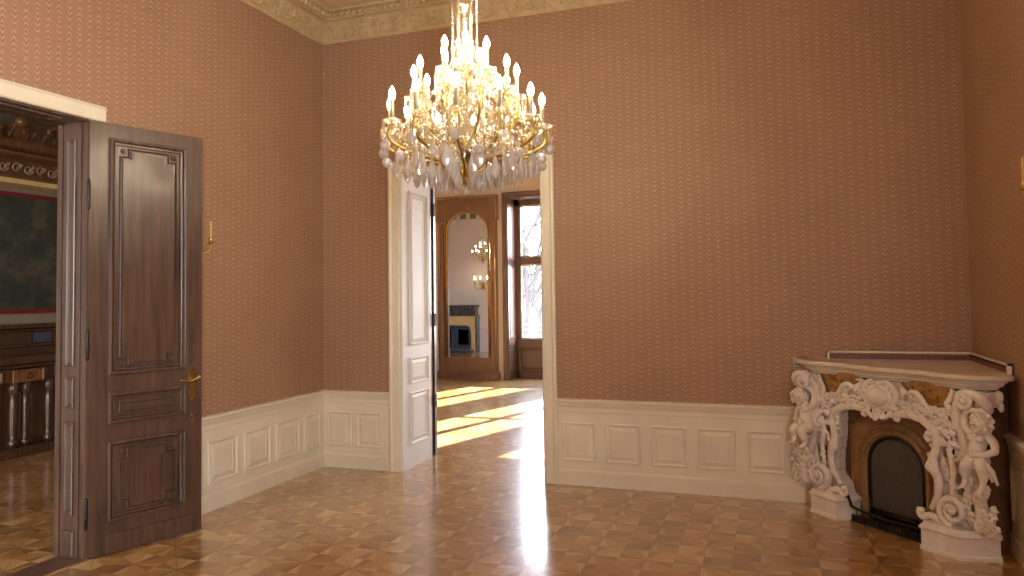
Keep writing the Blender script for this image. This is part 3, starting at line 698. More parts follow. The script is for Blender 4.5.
    # flowers, shells and crumbs of rocaille
    for (u,z,r) in ((.425,.66,.026),(.44,.72,.024),(.40,.79,.022),(.46,.78,.022),(.425,.535,.020),(.50,.66,.02),(.36,.81,.018),(.49,.72,.018),(.30,.80,.016)): rose(m,F,u,z,.905,r)
    for k in range(150):
        u=rnd.uniform(.33,.55); z=rnd.uniform(.56,.86)
        if .40<u<.475 and .565<z<.69 and rnd.random()<.9: continue
        r=rnd.uniform(.006,.014); m.ball(F(u,z,.885+rnd.uniform(0,.02)),(r,r,r*rnd.uniform(.7,1.5)),6,4)
    # frieze lower edge: chained C scrolls and leaves toward the middle
    band(m,F,[(.36,.735),(.30,.775),(.235,.792),(.17,.795),(.12,.785),(.105,.765),(.125,.75),(.145,.765)],[.028,.026,.024,.024,.022,.019,.015,.010],.905)
    band(m,F,[(.44,.855),(.375,.845),(.325,.865),(.27,.905),(.22,.925),(.165,.945),(.135,.99)],[.020,.018,.018,.022,.019,.018,.016],.895)
    band(m,F,[(.335,.865),(.31,.90),(.275,.935),(.235,.945),(.22,.925),(.235,.905)],[.012,.018,.022,.018,.014,.010],.91)
    band(m,F,[(.50,.99),(.485,.94),(.46,.90),(.475,.86)],[.016,.02,.018,.02],.90)
    for k in range(110):
        u=rnd.uniform(.10,.40); z=rnd.uniform(.80,.87)+max(0,.24-u)*.5; r=rnd.uniform(.007,.016); m.ball(F(u,z,.885+rnd.uniform(0,.022)),(r,r,r*rnd.uniform(.6,1.4)),6,4)
    for (a,b,w,sd) in (((.14,.83),(.21,.80),.03,.02),((.20,.85),(.29,.82),.035,.02),((.13,.93),(.19,.90),.03,.02),((.30,.83),(.38,.80),.035,.02),((.12,.97),(.17,.985),.03,.01)): leaf(m,F,a,b,w,.89,.03,sd,3)
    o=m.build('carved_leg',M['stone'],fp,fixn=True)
    for ty in ('R','S','D'):
        if ty=='R': q=o.modifiers.new('r','REMESH'); q.mode='VOXEL'; q.voxel_size=.0055; q.use_smooth_shade=True
        elif ty=='S': q=o.modifiers.new('s','SMOOTH'); q.iterations=2; q.factor=.5
        else:
            q=o.modifiers.new('d','DISPLACE'); tx=bpy.data.textures.get('carve') or bpy.data.textures.new('carve','CLOUDS'); tx.noise_scale=.022; tx.noise_depth=2; q.texture=tx; q.strength=.008; q.mid_level=.5; q.texture_coords='GLOBAL'
# cartouche in the middle of the frieze
m=MB(); F=FS(1)
N=40
ov=[(.0+.088*math.cos(2*PI*i/N),.888+.066*math.sin(2*PI*i/N)) for i in range(N)]
m.tube([F(a,b,.915) for a,b in ov],.016,8,closed=True)
m.ball(F(0,.888,.895),(.085,.085,.065),20,12,R=None)
for k in range(16):
    a=2*PI*k/16+.1; r=.112+.01*math.cos(3*a); m.ball(F(r*math.cos(a),.888+r*.82*math.sin(a),.905),.017+.006*((k*7)%3)/2,8,5)
for s in (-1,1):
    FF=FS(s)
    band(m,FF,[(.02,.975),(.06,.985),(.095,.965),(.12,.93),(.125,.89),(.10,.85),(.115,.82),(.15,.83)],[.014,.018,.018,.02,.02,.018,.016,.012],.91)
    band(m,FF,[(.0,.765),(.04,.755),(.075,.775),(.08,.80)],[.016,.018,.016,.012],.925)
    leaf(m,FF,(.015,.80),(.045,.745),.035,.91,.03,0,3); leaf(m,FF,(.07,.81),(.11,.765),.03,.905,.03,0,3); leaf(m,FF,(.02,.95),(.05,1.0),.035,.90,.03,0,3)
leaf(m,F,(0,.81),(0,.735),.045,.915,.04,0,4); m.ball(F(0,.975,.92),.02,8,6); rose(m,F,0,.795,.93,.018)
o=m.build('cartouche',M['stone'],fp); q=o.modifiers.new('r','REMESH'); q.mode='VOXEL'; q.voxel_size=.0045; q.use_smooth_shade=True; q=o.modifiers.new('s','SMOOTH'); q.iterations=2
# cherubs
def limb(m,pts,rad,F,k=4,n=10):
    P=smoothpath(pts,k); m.tube([F(p.x,p.y,p.z) for p in P],lerpl(rad,len(P)),n)
    for i in (0,-1): p=P[i]; m.ball(F(p.x,p.y,p.z),rad[i],n,6)
def cherub(s,lab):
    F=lambda u,v,z: FP(s*((.665 if s>0 else .605)+(u-.62)*1.12),.925+(v-.925)*1.1,.70+(z-.70)*1.06); m=MB()
    # trunk with chest, round belly and hips (u,v,z)
    limb(m,[(.618,.925,.752),(.615,.925,.715),(.612,.932,.675),(.612,.925,.635),(.615,.915,.605)],[.034,.049,.047,.053,.050],F,5,14)
    m.ball(F(.612,.945,.668),(.040,.040,.040),10,8); m.ball(F(.592,.955,.728),.023,8,6); m.ball(F(.640,.955,.728),.023,8,6)
    limb(m,[(.620,.925,.755),(.632,.935,.785)],[.026,.024],F)                                 # neck
    h=Vector((.648,.950,.812)); 
    m.ball(F(*h),(.051,.051,.056),14,10)
    # face turned down toward the middle and the viewer
    fdv=Vector((-.35,.85,-.30)).normalized(); rt=fdv.cross(Vector((0,0,1))).normalized(); upv=rt.cross(fdv)
    H=lambda a,b,c: F(*(h+rt*a*1.16+upv*b*1.16+fdv*c*1.16))
    m.ball(H(0,-.020,.030),(.022,.022,.018),10,8); m.ball(H(-.018,-.012,.028),.015,8,6); m.ball(H(.018,-.012,.028),.015,8,6)
    m.tube([H(0,.008,.040),H(0,-.006,.050),H(0,-.010,.046)],[.005,.0075,.005],6); m.ball(H(0,.016,.036),(.024,.024,.008),8,6)
    m.tube([H(-.009,-.024,.045),H(0,-.022,.048),H(.009,-.024,.045)],[.003,.0045,.003],6); m.ball(H(0,-.036,.036),.009,8,6)
    for sg in (-1,1): m.ball(H(sg*.015,.004,.039),.0055,6,5); m.ball(H(sg*.045,-.004,.0),(.009,.012,.014),8,6)
    # raised arm bent over the head, hand on the scroll
    sh=1
    limb(m,[(.580,.925,.745),(.548,.925,.785),(.545,.925,.835)],[.026,.024,.020],F); limb(m,[(.545,.925,.835),(.575,.935,.872),(.625,.94,.878)],[.021,.019,.014],F)
    for k,(du,dz) in enumerate(((.030,.012),(.036,.004),(.036,-.005),(.030,-.013))):
        m.tube([F(.625,.94,.878),F(.625+du*.6,.945,.878+dz),F(.625+du,.935,.876+dz*1.2)],[.0075,.0065,.0045],6)
    m.tube([F(.62,.94,.872),F(.632,.955,.862),F(.642,.955,.858)],[.0075,.006,.0045],6)
    # other arm, elbow out, forearm across the belly
    limb(m,[(.658,.925,.748),(.690,.92,.710),(.697,.925,.668)],[.026,.024,.021],F); limb(m,[(.697,.925,.668),(.670,.965,.650),(.630,.985,.648)],[.021,.019,.014],F)
    for k in range(4): z=.657-.007*k; m.tube([F(.632,.985,z),F(.615,.992,z-.001),F(.600,.985,z-.003)],[.0065,.006,.0045],6)
    m.tube([F(.635,.988,.658),F(.624,.996,.668),F(.616,.994,.672)],[.007,.0055,.0045],6)
    # legs: chubby thighs, knees forward, feet with toes
    for (kn,an,ft) in (((.590,1.005,.580),(.575,.985,.515 if s<0 else .505),(.580,1.02,.485 if s<0 else .468)),((.668,.995,.580),(.668,.985,.528 if s<0 else .500),(.664,1.02,.500 if s<0 else .455))):
        limb(m,[(.600 if kn[0]<.62 else .635,.93,.605),((.6+kn[0])/2 if kn[0]<.62 else .655,.975,.600),kn],[.043,.040,.029],F); limb(m,[kn,((kn[0]+an[0])/2,kn[1]-.012,(kn[2]+an[2])/2),an],[.029,.029,.017],F)
        limb(m,[an,((an[0]+ft[0])/2,an[1]+.012,an[2]-.025),ft],[.017,.016,.012],F)
        for k in range(5): m.tube([F(ft[0]+(k-2)*.0058,ft[1]-.004,ft[2]+.002),F(ft[0]+(k-2)*.0070,ft[1]+.012,ft[2]-.006)],[.0042,.0032],5)
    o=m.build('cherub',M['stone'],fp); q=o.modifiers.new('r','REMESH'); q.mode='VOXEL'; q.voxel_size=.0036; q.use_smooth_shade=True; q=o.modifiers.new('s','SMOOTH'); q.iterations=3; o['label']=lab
    hm=MB(); rr=random.Random(3)
    for k in range(60):
        d=Vector((rr.gauss(0,1),rr.gauss(0,1),rr.gauss(0,1))).normalized()
        if d.dot(fdv)>.45 and d.z<.55: continue
        c=h+Vector((d.x*.052,d.y*.052,d.z*.056)); hm.ball(F(*c),.0140,7,5)
    hr=hm.build('hair',M['stone'],o); q=hr.modifiers.new('r','REMESH'); q.mode='VOXEL'; q.voxel_size=.0035; q.use_smooth_shade=True
    # drapery over the lap
    dm=MB(); 
    for k in range(5):
        a=.58+.025*k; dm.tube([F(a-.01,.95,.625-.008*k),F(a+.01,.985,.602),F(a+.03,.975,.570),F(a+.04,.95,.545-.012*k)],[.010,.014,.014,.008],7)
    dr=dm.build('drapery',M['stone'],o); q=dr.modifiers.new('r','REMESH'); q.mode='VOXEL'; q.voxel_size=.004; q.use_smooth_shade=True
cherub(-1,'white stone cherub on the left, one arm raised'); cherub(1,'white stone cherub on the right, one arm over its head')
# ------------------------------------------------------------------ crystal chandelier
def chandelier(loc,label,full=True,scale=1.0):
    ch=empty('crystal_chandelier',loc,label,'chandelier'); ch.scale=(scale,)*3
    I=Matrix()
    Z0=loc[2]
    bulbm=M['bulb'] if full else M['bulb_dim']
    # all heights below are measured from the tip of the lowest crystal
    m=MB(); m.tube([(0,0,.98),(0,0,(4.27-2.14)-.06)],.008,8); m.lathe([(.01,2.0),(.06,2.02),(.085,2.08),(.09,2.13)],(0,0,0),20); m.build('ceiling_rod',M['brass'],ch,M=I)
    m=MB(); m.lathe([(.012,.05),(.030,.055),(.044,.075),(.048,.10),(.040,.112),(.026,.118),(.020,.14),(.020,.19),(.030,.20),(.034,.215),(.06,.225),(.080,.25),(.084,.285),(.078,.292),(.072,.28),(.05,.26),(.018,.27),(.013,.30),(.013,.52),(.02,.53),(.02,.56)],(0,0,0),24); m.build('brass_bowl',M['brass'],ch,M=I)
    m=MB(); m.lathe([(.01,.30),(.03,.32),(.036,.36),(.022,.40),(.030,.44),(.046,.50),(.050,.55),(.034,.60),(.022,.64),(.030,.68),(.045,.74),(.042,.80),(.028,.85),(.020,.88)],(0,0,0),12,smooth=False,wob=.06,wn=6)
    m.lathe([(.02,.88),(.030,.90),(.038,.94),(.034,.98),(.03,.985),(.055,.99),(.064,1.02),(.055,1.055),(.03,1.065),(.02,1.07)],(0,0,0),14,smooth=False); m.build('glass_column',M['crystal_c'],ch,M=I)
    m=MB(); m.ball((0,0,.022),.020,8,6,smooth=False); m.build('crystal_ball',M['crystal'],ch,M=I)
    tiers=[ # count, start angle, path (r,z), cup height, candle radius
      (12,-.05,[(.030,.075),(.06,.12),(.13,.165),(.20,.185),(.28,.20),(.36,.225),(.42,.26),(.435,.295),(.428,.325),(.415,.345)],.345,.415,.0088),
      (10,.32,[(.070,.285),(.10,.27),(.16,.285),(.22,.33),(.27,.39),(.292,.45),(.288,.49),(.280,.515)],.515,.280,.0076),
      (6,.12,[(.022,.55),(.06,.535),(.10,.555),(.13,.60),(.136,.63),(.130,.65)],.650,.130,.0066)]
    rim=[]
    base=-PI/2+.337  # the arm that points toward the viewer
    for n,a0,path,zc,rc,rad in tiers:
        if not full: n=max(4,n//2)
        m=MB(); P=smoothpath([(r,0,z) for r,z in path],4); m.tube(P,rad,7)
        sp=spiral((0,0),.03,1.2,1,-PI/2,12); q=path[len(path)//2]
        m.tube([(q[0]+a,0,q[1]+.030+b) for a,b in sp],[rad*.7]*13,5)
        m.lathe([(.006,zc-.006),(.018,zc+.002),(.012,zc+.010),(.010,zc+.020),(.016,zc+.032),(.0125,zc+.036)],(rc,0,0),12)
        arm=m.build('candle_arm',M['brass'],ch,M=I)
        m=MB(); m.lathe([(.010,zc+.004),(.030,zc+.003),(.046,zc+.012),(.052,zc+.022),(.049,zc+.024),(.03,zc+.010),(.010,zc+.010)],(rc,0,0),20,wob=.05,wn=10); pan=m.build('drip_pan',M['crystal_s'],arm,M=I)
        m=MB(); m.lathe([(.0115,zc+.030),(.0115,zc+.128),(.009,zc+.131),(.004,zc+.132)],(rc,0,0),10); sl=m.build('candle_sleeve',M['sleeve'],arm,M=I)
        m=MB(); m.lathe([(.006,zc+.130),(.012,zc+.138),(.0165,zc+.155),(.0155,zc+.170),(.009,zc+.186),(.003,zc+.197),(.0005,zc+.201)],(rc,0,0),12); bu=m.build('bulb',bulbm,arm,M=I)
        for k in range(n):
            a=base+a0+2*PI*k/n
            if k==0: arm.matrix_local=Matrix.Rotation(a,4,'Z')
            else:
                c=arm.copy(); COL.objects.link(c); c.parent=ch; c.matrix_local=Matrix.Rotation(a,4,'Z')
                for q_ in (pan,sl,bu):
                    e=q_.copy(); COL.objects.link(e); e.parent=c; e.matrix_local=I
            rim.append((a,rc,zc))
    if full:
        # the hundred biggest pendants: faceted almonds under the arms, with balls at the outermost ring
        g=MB(); n=8; prof=[(.0,.036),(.006,.028),(.0125,.008),(.0155,-.008),(.010,-.024),(.0,-.034)]
        g.lathe([(max(r,.0006),z) for r,z in prof],(0,0,0),n,smooth=False); g.tube([(0,0,.034),(0,0,.052)],.0016,4); g.octa((0,0,.060),.006,.016)
        for v_ in range(len(g.v)): x_,y_,z_=g.v[v_]; g.v[v_]=(x_,y_*.55,z_)
        drop=g.build('crystal_drop',M['crystal'],ch,M=I)
        b=MB(); b.ball((0,0,0),.021,10,7,smooth=False); b.tube([(0,0,.02),(0,0,.045)],.0016,4); b.octa((0,0,.052),.007,.018)
        ball=b.build('crystal_drop',M['crystal'],ch,M=I)
        rr=random.Random(5); first={id(drop):True,id(ball):True}
        def put(src,r,a,z,s=1.0):
            if first.get(id(src)): first[id(src)]=False; c=src
            else: c=src.copy(); COL.objects.link(c); c.parent=ch
            c.matrix_local=Matrix.Translation((r*math.cos(a),r*math.sin(a),z))@Matrix.Rotation(a+PI/2+rr.uniform(-.4,.4),4,'Z')@Matrix.Scale(s,4)
        for k in range(12): put(ball,.452,base+-.05+2*PI*k/12,.235,1.35)
        for k in range(12): put(ball,.425,base+.21+2*PI*k/12,.165,1.25)
        for (r,z,n_,s_) in ((.385,.145,14,1.75),(.325,.125,14,1.75),(.26,.105,14,1.7),(.195,.090,13,1.65),(.135,.076,11,1.5),(.085,.062,9,1.3)):
            for k in range(n_): put(drop,r,base+rr.uniform(-.05,.05)+2*PI*(k+.5)/n_,z+rr.uniform(-.008,.008),s_)
    # strings of little beads: fringes under every pan, festoons between the tiers, chains up to the crown
    g=MB(); rr=random.Random(9)
    for (a,r,z) in rim:
        cx,cy=r*math.cos(a),r*math.sin(a); nf=10 if full else 5
        for k in range(nf):
            b_=2*PI*k/nf; x_,y_=cx+.050*math.cos(b_),cy+.050*math.sin(b_); L=rr.choice((3,4,5))
            for j in range(L): g.octa((x_,y_,z+.008-.014*j),.0065,.017)
            g.octa((x_,y_,z+.008-.014*L-.014),.0105,.050,up=.3)
    def fest(p,q,sag,n_,sz=.0085):
        for j in range(n_+1):
            t=j/n_; x_=p[0]+(q[0]-p[0])*t; y_=p[1]+(q[1]-p[1])*t; z_=p[2]+(q[2]-p[2])*t-sag*4*t*(1-t); g.octa((x_,y_,z_),sz,.016)
    pol=lambda a,r,z:(r*math.cos(a),r*math.sin(a),z)
    st=12 if full else 6
    for k in range(st):
        a=base-.05+2*PI*k/st; a2=base-.05+2*PI*(k+1)/st
        fest(pol(a,.41,.33),pol(a2,.41,.33),.055,14); fest(pol(a,.40,.34),pol(a+.2,.27,.50),.05,12); fest(pol(a,.30,.21),pol(a2,.30,.21),.03,11)
        fest(pol(a+.26,.26,.50),pol(a+.26,.08,.28),.04,12)
        fest(pol(a,.28,.50),pol(a2,.28,.50),.04,10); fest(pol(a,.24,.53),pol(a+.1,.12,.63),.03,9); fest(pol(a,.12,.63),pol(a2,.12,.63),.02,5)
        fest(pol(a,.12,.67),pol(a,.045,.84),.05,12); fest(pol(a+.2,.19,.47),pol(a+.2,.05,.36),.03,10)
        for (r,z,L) in 2*((.36,.30,5),(.33,.26,4),(.24,.44,7),(.20,.40,7),(.16,.36,6),(.10,.60,6),(.08,.52,7),(.13,.26,5),(.18,.30,5),(.23,.28,5),(.28,.28,4)):
            if not full and L%2: continue
            p=pol(a+rr.uniform(-.25,.25),r,z+rr.uniform(-.02,.02))
            for j in range(L): g.octa((p[0],p[1],p[2]-.015*j),.008,.018)
            g.octa((p[0],p[1],p[2]-.015*L-.018),.013,.058,up=.3)
    for r,a0 in ((.043,.0),(.066,.6)):
        for k in range(6):
            a=base+a0+PI*k/3
            for j in range(60): g.octa(pol(a,r,.70+.0145*j),.0085,.0155)
    o=g.build('bead_strings',M['crystal_s'],ch,M=I,fixn=False); o['kind']='stuff'
    return ch
chandelier((-1.54,3.66,2.14),'brass and crystal chandelier with rings of lit candle bulbs above the parquet')
# ------------------------------------------------------------------ far room: pier mirror, windows
def FW(u,z,d): return Vector((u,FY1-d,z))
pm=empty('pier_mirror',(-5.42,FY1-.05,0),'tall arched pier mirror in a brown and gilt wooden frame between far window and door','mirror')
xl,xr=-6.06,-4.80; xc=(xl+xr)/2; gw=.41; zs=2.86
m=MB()
def archp(r,z0,zsp,n=20): return [(xc-r,z0)]+[(xc-r*math.cos(PI*i/n),zsp+(.36*r/.41)*math.sin(PI*i/n)) for i in range(n+1)]+[(xc+r,z0)]
A=archp(gw,.40,2.80); n=len(A)
O=[(xl+.12,.40)]+[(xl+.12+(xr-xl-.24)*max(0,min(1,(i-4)/12)),(2.80+.60*min(1,i/4)) if i<=4 else (3.40 if i<16 else 3.40-.60*(i-16)/4)) for i in range(21)]+[(xr-.12,.40)]
m.add([FW(u,z,.05) for u,z in A]+[FW(u,z,.05) for u,z in O]+[FW(u,z,.0) for u,z in A],[(i,i+1,n+i+1,n+i) for i in range(n-1)]+[(i,i+1,2*n+i+1,2*n+i) for i in range(n-1)])
m.prism([(xl+.12,.0),(xr-.12,.0),(xr-.12,.41),(xl+.12,.41)],0,.055,FW)
for a,b in ((xl+.03,xl+.15),(xr-.15,xr-.03)): m.prism(rect(a,b,0,3.42),0,.085,FW)
m.prism(rect(xl+.06,xr-.06,3.38,3.47),0,.09,FW); m.prism(rect(xl,xl+.17,3.0,3.47),0,.10,FW); m.prism(rect(xr-.17,xr,3.0,3.47),0,.10,FW)
m.prism(rect(xl+.0,xr-.0,0,.14),0,.10,FW)
m.build('frame',M['mirwood'],pm)
m=MB(); m.add([FW(u,z,.02) for u,z in archp(gw+.002,.40,2.80)],[tuple(range(n))]); m.build('glass',M['mirror'],pm)
m=MB(); m.tube([FW(u,z,.058) for u,z in archp(gw+.018,.42,2.80)],.011,6)
m.tube([FW(u,z,.09) for u,z in ((xl+.06,.16),(xl+.06,2.95),(xl+.13,2.98))],.008,5); m.tube([FW(u,z,.09) for u,z in ((xr-.06,.16),(xr-.06,2.95),(xr-.13,2.98))],.008,5)
m.tube([FW(u,z,.06) for u,z in ((xl+.17,.42),(xl+.17,3.34),(xr-.17,3.34),(xr-.17,.42))],.007,5)
m.tube([FW(u,z,.105) for u,z in ((xl+.02,3.02),(xl+.02,3.44),(xr-.02,3.44),(xr-.02,3.02))],.009,5)
m.build('gilt_moulding',M['gilt'],pm)
m=MB(); 
for q in range(7): a=PI*q/6; leaf(m,lambda u,z,v:FW(u,z,v),(xc,3.20),(xc+.10*math.cos(a),3.22+.10*math.sin(a)),.04,.07,.03,0,2)
m.ball(FW(xc,3.20,.09),.04,8,6); m.build('carved_shell',M['walnut'],pm)
def window(i,a,b,rail=True):
    Y=FY1+.42; w=bpy.data.objects.new('window_%d'%i,None); COL.objects.link(w); w.location=((a+b)/2,Y,0); w['kind']='structure'
    m=MB(); F=lambda u,z,d:Vector((u,FY1-d,z))
    # moulded casing on the wall and panelled lining of the niche
    P=[(0,0),(0,.035),(.015,.045),(.035,.04),(.05,.025),(.085,.025),(.085,0)]
    n=len(P); path=[(a-.085,0,1,0),(a-.085,NZ+.085,1,-1),(b+.085,NZ+.085,-1,-1),(b+.085,0,-1,0)]
    vs=[F(u+su*o,z+sz*o,d) for (u,z,su,sz) in path for o,d in P]
    m.add(vs,[(k*n+j,k*n+j+1,(k+1)*n+j+1,(k+1)*n+j) for k in range(3) for j in range(n-1)])
    m.box((a-.005,FY1,0),(a+.02,Y,NZ)); m.box((b-.02,FY1,0),(b+.005,Y,NZ)); m.box((a,FY1,NZ-.02),(b,Y,NZ+.005))
    Fl2=lambda u,z,d:Vector((a+.02+d,FY1+u,z))
    for z0,z1 in ((.15,.66),(.78,2.1),(2.24,3.3)): m.ring(rect(.06,.36,z0,z1),[(0,0),(.01,.012),(.025,.012),(.03,.002)],Fl2)
    m.build('window_frame',M['winwood'],w)
    m=MB(); m.box((a+.02,Y-.02,0),(b-.02,Y+.04,.70)); Fw=lambda u,z,d:Vector((u,Y-.02-d,z))
    hw=(b-a)/2
    for k in (0,1): m.ring(rect(a+.07+k*hw,a+hw-.06+k*hw,.13,.58),[(0,0),(.012,.014),(.03,.010),(.04,.0),(.07,.008)],Fw)
    m.box((a,Y-.06,.68),(b,Y+.04,.73)); m.build('window_sill',M['winwood'],w)
    m=MB(); m.box((a+.02,Y-.03,.70),(a+.115,Y+.03,NZ-.02)); m.box((b-.115,Y-.03,.70),(b-.02,Y+.03,NZ-.02)); m.box((a+.02,Y-.03,NZ-.12),(b-.02,Y+.03,NZ-.02)); m.box((a+.02,Y-.05,2.17 if i==1 else 2.205),(b-.02,Y+.03,2.29 if i==1 else 2.235)); m.box(((a+b)/2-.04,Y-.03,.70),((a+b)/2+.04,Y+.03,NZ-.1)); m.build('sash',M['winwood'],w)
    m=MB()
    for k in (0,1):
        x0=a+.115+k*(hw-.075); x1=x0+hw-.155
        for z0,z1 in (((.73,2.17),(2.29,NZ-.12)) if i==1 else ((.73,NZ-.12),)):
            for bx in ((x0,z0,x0+.03,z1),(x1-.03,z0,x1,z1),(x0,z0,x1,z0+.035),(x0,z1-.035,x1,z1)): m.box((bx[0],Y-.012,bx[1]),(bx[2],Y+.02,bx[3]))
    m.build('casement',M['white'],w)
    m=MB(); m.box((a+.11,Y+.0,.72),(b-.11,Y+.004,NZ-.1)); m.build('window_glass',M['pane'],w)
for i,(a,b) in enumerate(NW): window(i+1,a,b)
rl=MB(); a,b=NW[0]
for z in (.98,.88,.76): rl.tube([(a-.3,14.05,z),(b+.3,14.05,z)],.020,6)
for k in range(5): x_=a-.3+k*(b-a+.6)/4; rl.tube([(x_,14.05,-.1),(x_,14.05,.98)],.016,6)
for x_ in (a-.3,b+.3): rl.tube([(x_,14.05,.98),(x_,13.50,.98)],.014,6)
o=rl.build('balcony_railing',M['rail']); tag(o,'pale grey metal balcony railing outside the far window','railing')
m=MB(); m.box((-5.2,13.5,-.2),(-2.7,14.15,-.10)); m.build('floor_balcony',M['snow'],kind='structure')
m=MB(); m.box((-40,13.6,-3.2),(30,70,-3.0)); m.build('ground',M['snow'],kind='structure')
# bare tree outside
def tree(x_,y_,z_,h,seed,label):
    rr=random.Random(seed); m=MB()
    def br(p,d,L,r,lv):
        n_=4; P=[p]; 
        for i in range(n_): d=(d+Vector((rr.gauss(0,.12),rr.gauss(0,.12),rr.gauss(.03,.08)))).normalized(); P.append(P[-1]+d*L/n_)
        m.tube(P,lerpl([r,r*.62],n_+1),5 if lv<2 else 3,caps=False)
        if lv<(6 if seed==4 else 5):
            for k in range(3 if lv else 4):
                t=rr.choice((1,2,3,4)) if k else 4
                dd=(d+Vector((rr.uniform(-1,1),rr.uniform(-1,1),rr.uniform(-.2,.8)))*.75).normalized(); br(P[t],dd,L*rr.uniform(.6,.8),r*.55,lv+1)
    br(Vector((x_,y_,z_)),Vector((0,0,1)),h*.34,.22,0)
    return tag(m.build('bare_tree',M['bark'],fixn=False),label,'tree')
tree(-7.2,20.0,-3.0,11,4,'leafless tree with dense twigs seen through the lower pane of the far window')
tree(-9.4,27.0,-3.0,13,11,'leafless tree farther off behind the balcony, showing in the upper pane')
tree(-10.6,36.0,-3.0,8,21,'low leafless tree in the distance behind the balcony railing')
tree(-15.6,50.0,-3.0,9,22,'leafless tree farthest from the window, near the horizon')
# far room cornice, and the wall seen in the mirror
m=MB(); swept(m,[(0,3.95),(.02,3.95),(.03,4.05),(.10,4.12),(.12,4.2),(.25,4.3),(.30,4.48)],FX0,FX1,FY0,FY1); m.build('trim_cornice_far_room',M['plaster'],kind='structure')
m=MB()
for k in range(46): x_=FX0+.2+k*.30; m.ring(rect(x_,x_+.20,3.74,3.90),[(0,0),(.01,.02),(.04,.02),(.05,.005)],frame((0,FY0,0),(1,0,0),(0,1,0)))
m.build('trim_frieze_far_room',simple('frieze_green',srgb(120,124,92),.6,noise=.1),kind='structure')
m=MB(); Fq=frame((0,FY0,0),(1,0,0),(0,1,0)); run(m,Fq,FX0,-3.4,BASEP); run(m,Fq,-1.6,FX1,BASEP); m.build('trim_wainscot_far_room',M['plaster'],kind='structure')
m=MB(); Fq=frame((0,FY1,0),(1,0,0),(0,-1,0)); run(m,Fq,FX0,-6.1,BASEP); run(m,Fq,-3.12,-2.76,BASEP); m.build('trim_wainscot_far_room_back',M['plaster'],kind='structure')
# black marble fireplace reflected in the pier mirror
fx=-8.42
bf=empty('marble_fireplace',(fx,FY0,0),'black marble fireplace with pale arched surround, seen only in the far mirror','fireplace')
Fm=frame((fx,FY0+.02,0),(1,0,0),(0,1,0))
m=MB(); m.prism(rect(-.66,.66,1.0,1.24),0,.26,Fm); m.ring(rect(-.70,.70,1.24,1.31),[(0,0),(0,.33),(.02,.36),(.03,.36)],Fm); m.prism(rect(-.70,-.66,0,1.02),0,.24,Fm); m.prism(rect(.66,.70,0,1.02),0,.24,Fm); m.build('mantel',M['blackm'],bf)
m=MB(); A=[(a,b) for a,b in arch(.33,.42)]; A=[(-.53,0)]+[(-.53*math.cos(PI*i/18)*(1.0),min(.74,.50+.45*math.sin(PI*i/18))) for i in range(19)]+[(.53,0)]; O=[(-.66,0)]+[(-.66+1.32*max(0,min(1,(i-3)/12)),(.4+.61*min(1,i/3)) if i<=3 else (1.01 if i<15 else 1.01-.61*(i-15)/3)) for i in range(19)]+[(.66,0)]
n=len(A); m.add([Fm(u,z,.22) for u,z in A]+[Fm(u,z,.22) for u,z in O]+[Fm(u,z,.05) for u,z in A],[(i,i+1,n+i+1,n+i) for i in range(n-1)]+[(i,i+1,2*n+i+1,2*n+i) for i in range(n-1)]); m.build('arch_surround',M['yelstone'],bf)
m=MB(); m.prism(rect(-.52,-.01,.08,.76),.10,.14,Fm); m.prism(rect(.01,.52,.08,.76),.10,.14,Fm); m.ring(rect(-.46,-.06,.16,.66),[(0,.14),(.01,.155),(.03,.155),(.04,.14)],Fm); m.ring(rect(.06,.46,.16,.66),[(0,.14),(.01,.155),(.03,.155),(.04,.14)],Fm); m.build('iron_doors',M['blueiron'],bf)
m=MB(); m.prism(rect(-.60,.60,.0,.06),.22,.55,Fm); m.build('hearth_slab',M['blackm'],bf)
ch2=chandelier((-6.72,8.9,2.36),'smaller crystal chandelier hanging in the far room, seen in the mirror',full=False,scale=.62)
# gilt wall lamp below it in the reflection
gl=empty('wall_lamp',(-7.60,FY0+.01,1.80),'gilt three-light wall lamp on the pale wall, seen in the far mirror','wall lamp')
m=MB(); m.ball((-7.60,FY0+.02,1.85),(.06,.02,.12),10,8)
m.build('wall_plate',M['gilt'],gl)
for s_ in (-1,0,1):
    m=MB(); m.tube(smoothpath([(-7.60,FY0+.03,1.80),(-7.60+s_*.10,FY0+.12,1.74),(-7.60+s_*.19,FY0+.17+.08*(s_==0),1.80),(-7.60+s_*.19,FY0+.17+.08*(s_==0),1.88)],4),.009,6); m.lathe([(.008,0),(.05,.01),(.055,.02),(.015,.02),(.014,.04)],(-7.60+s_*.19,FY0+.17+.08*(s_==0),1.88),12); ar=m.build('arm',M['gilt'],gl)
    m=MB(); m.lathe([(.013,.04),(.013,.14),(.006,.142)],(-7.60+s_*.19,FY0+.17+.08*(s_==0),1.88),10); m.build('candle_sleeve',M['sleeve'],ar)
    m=MB(); m.lathe([(.006,.14),(.019,.165),(.016,.19),(.002,.225)],(-7.60+s_*.19,FY0+.17+.08*(s_==0),1.88),10); m.build('bulb',M['bulb_dim'],ar)
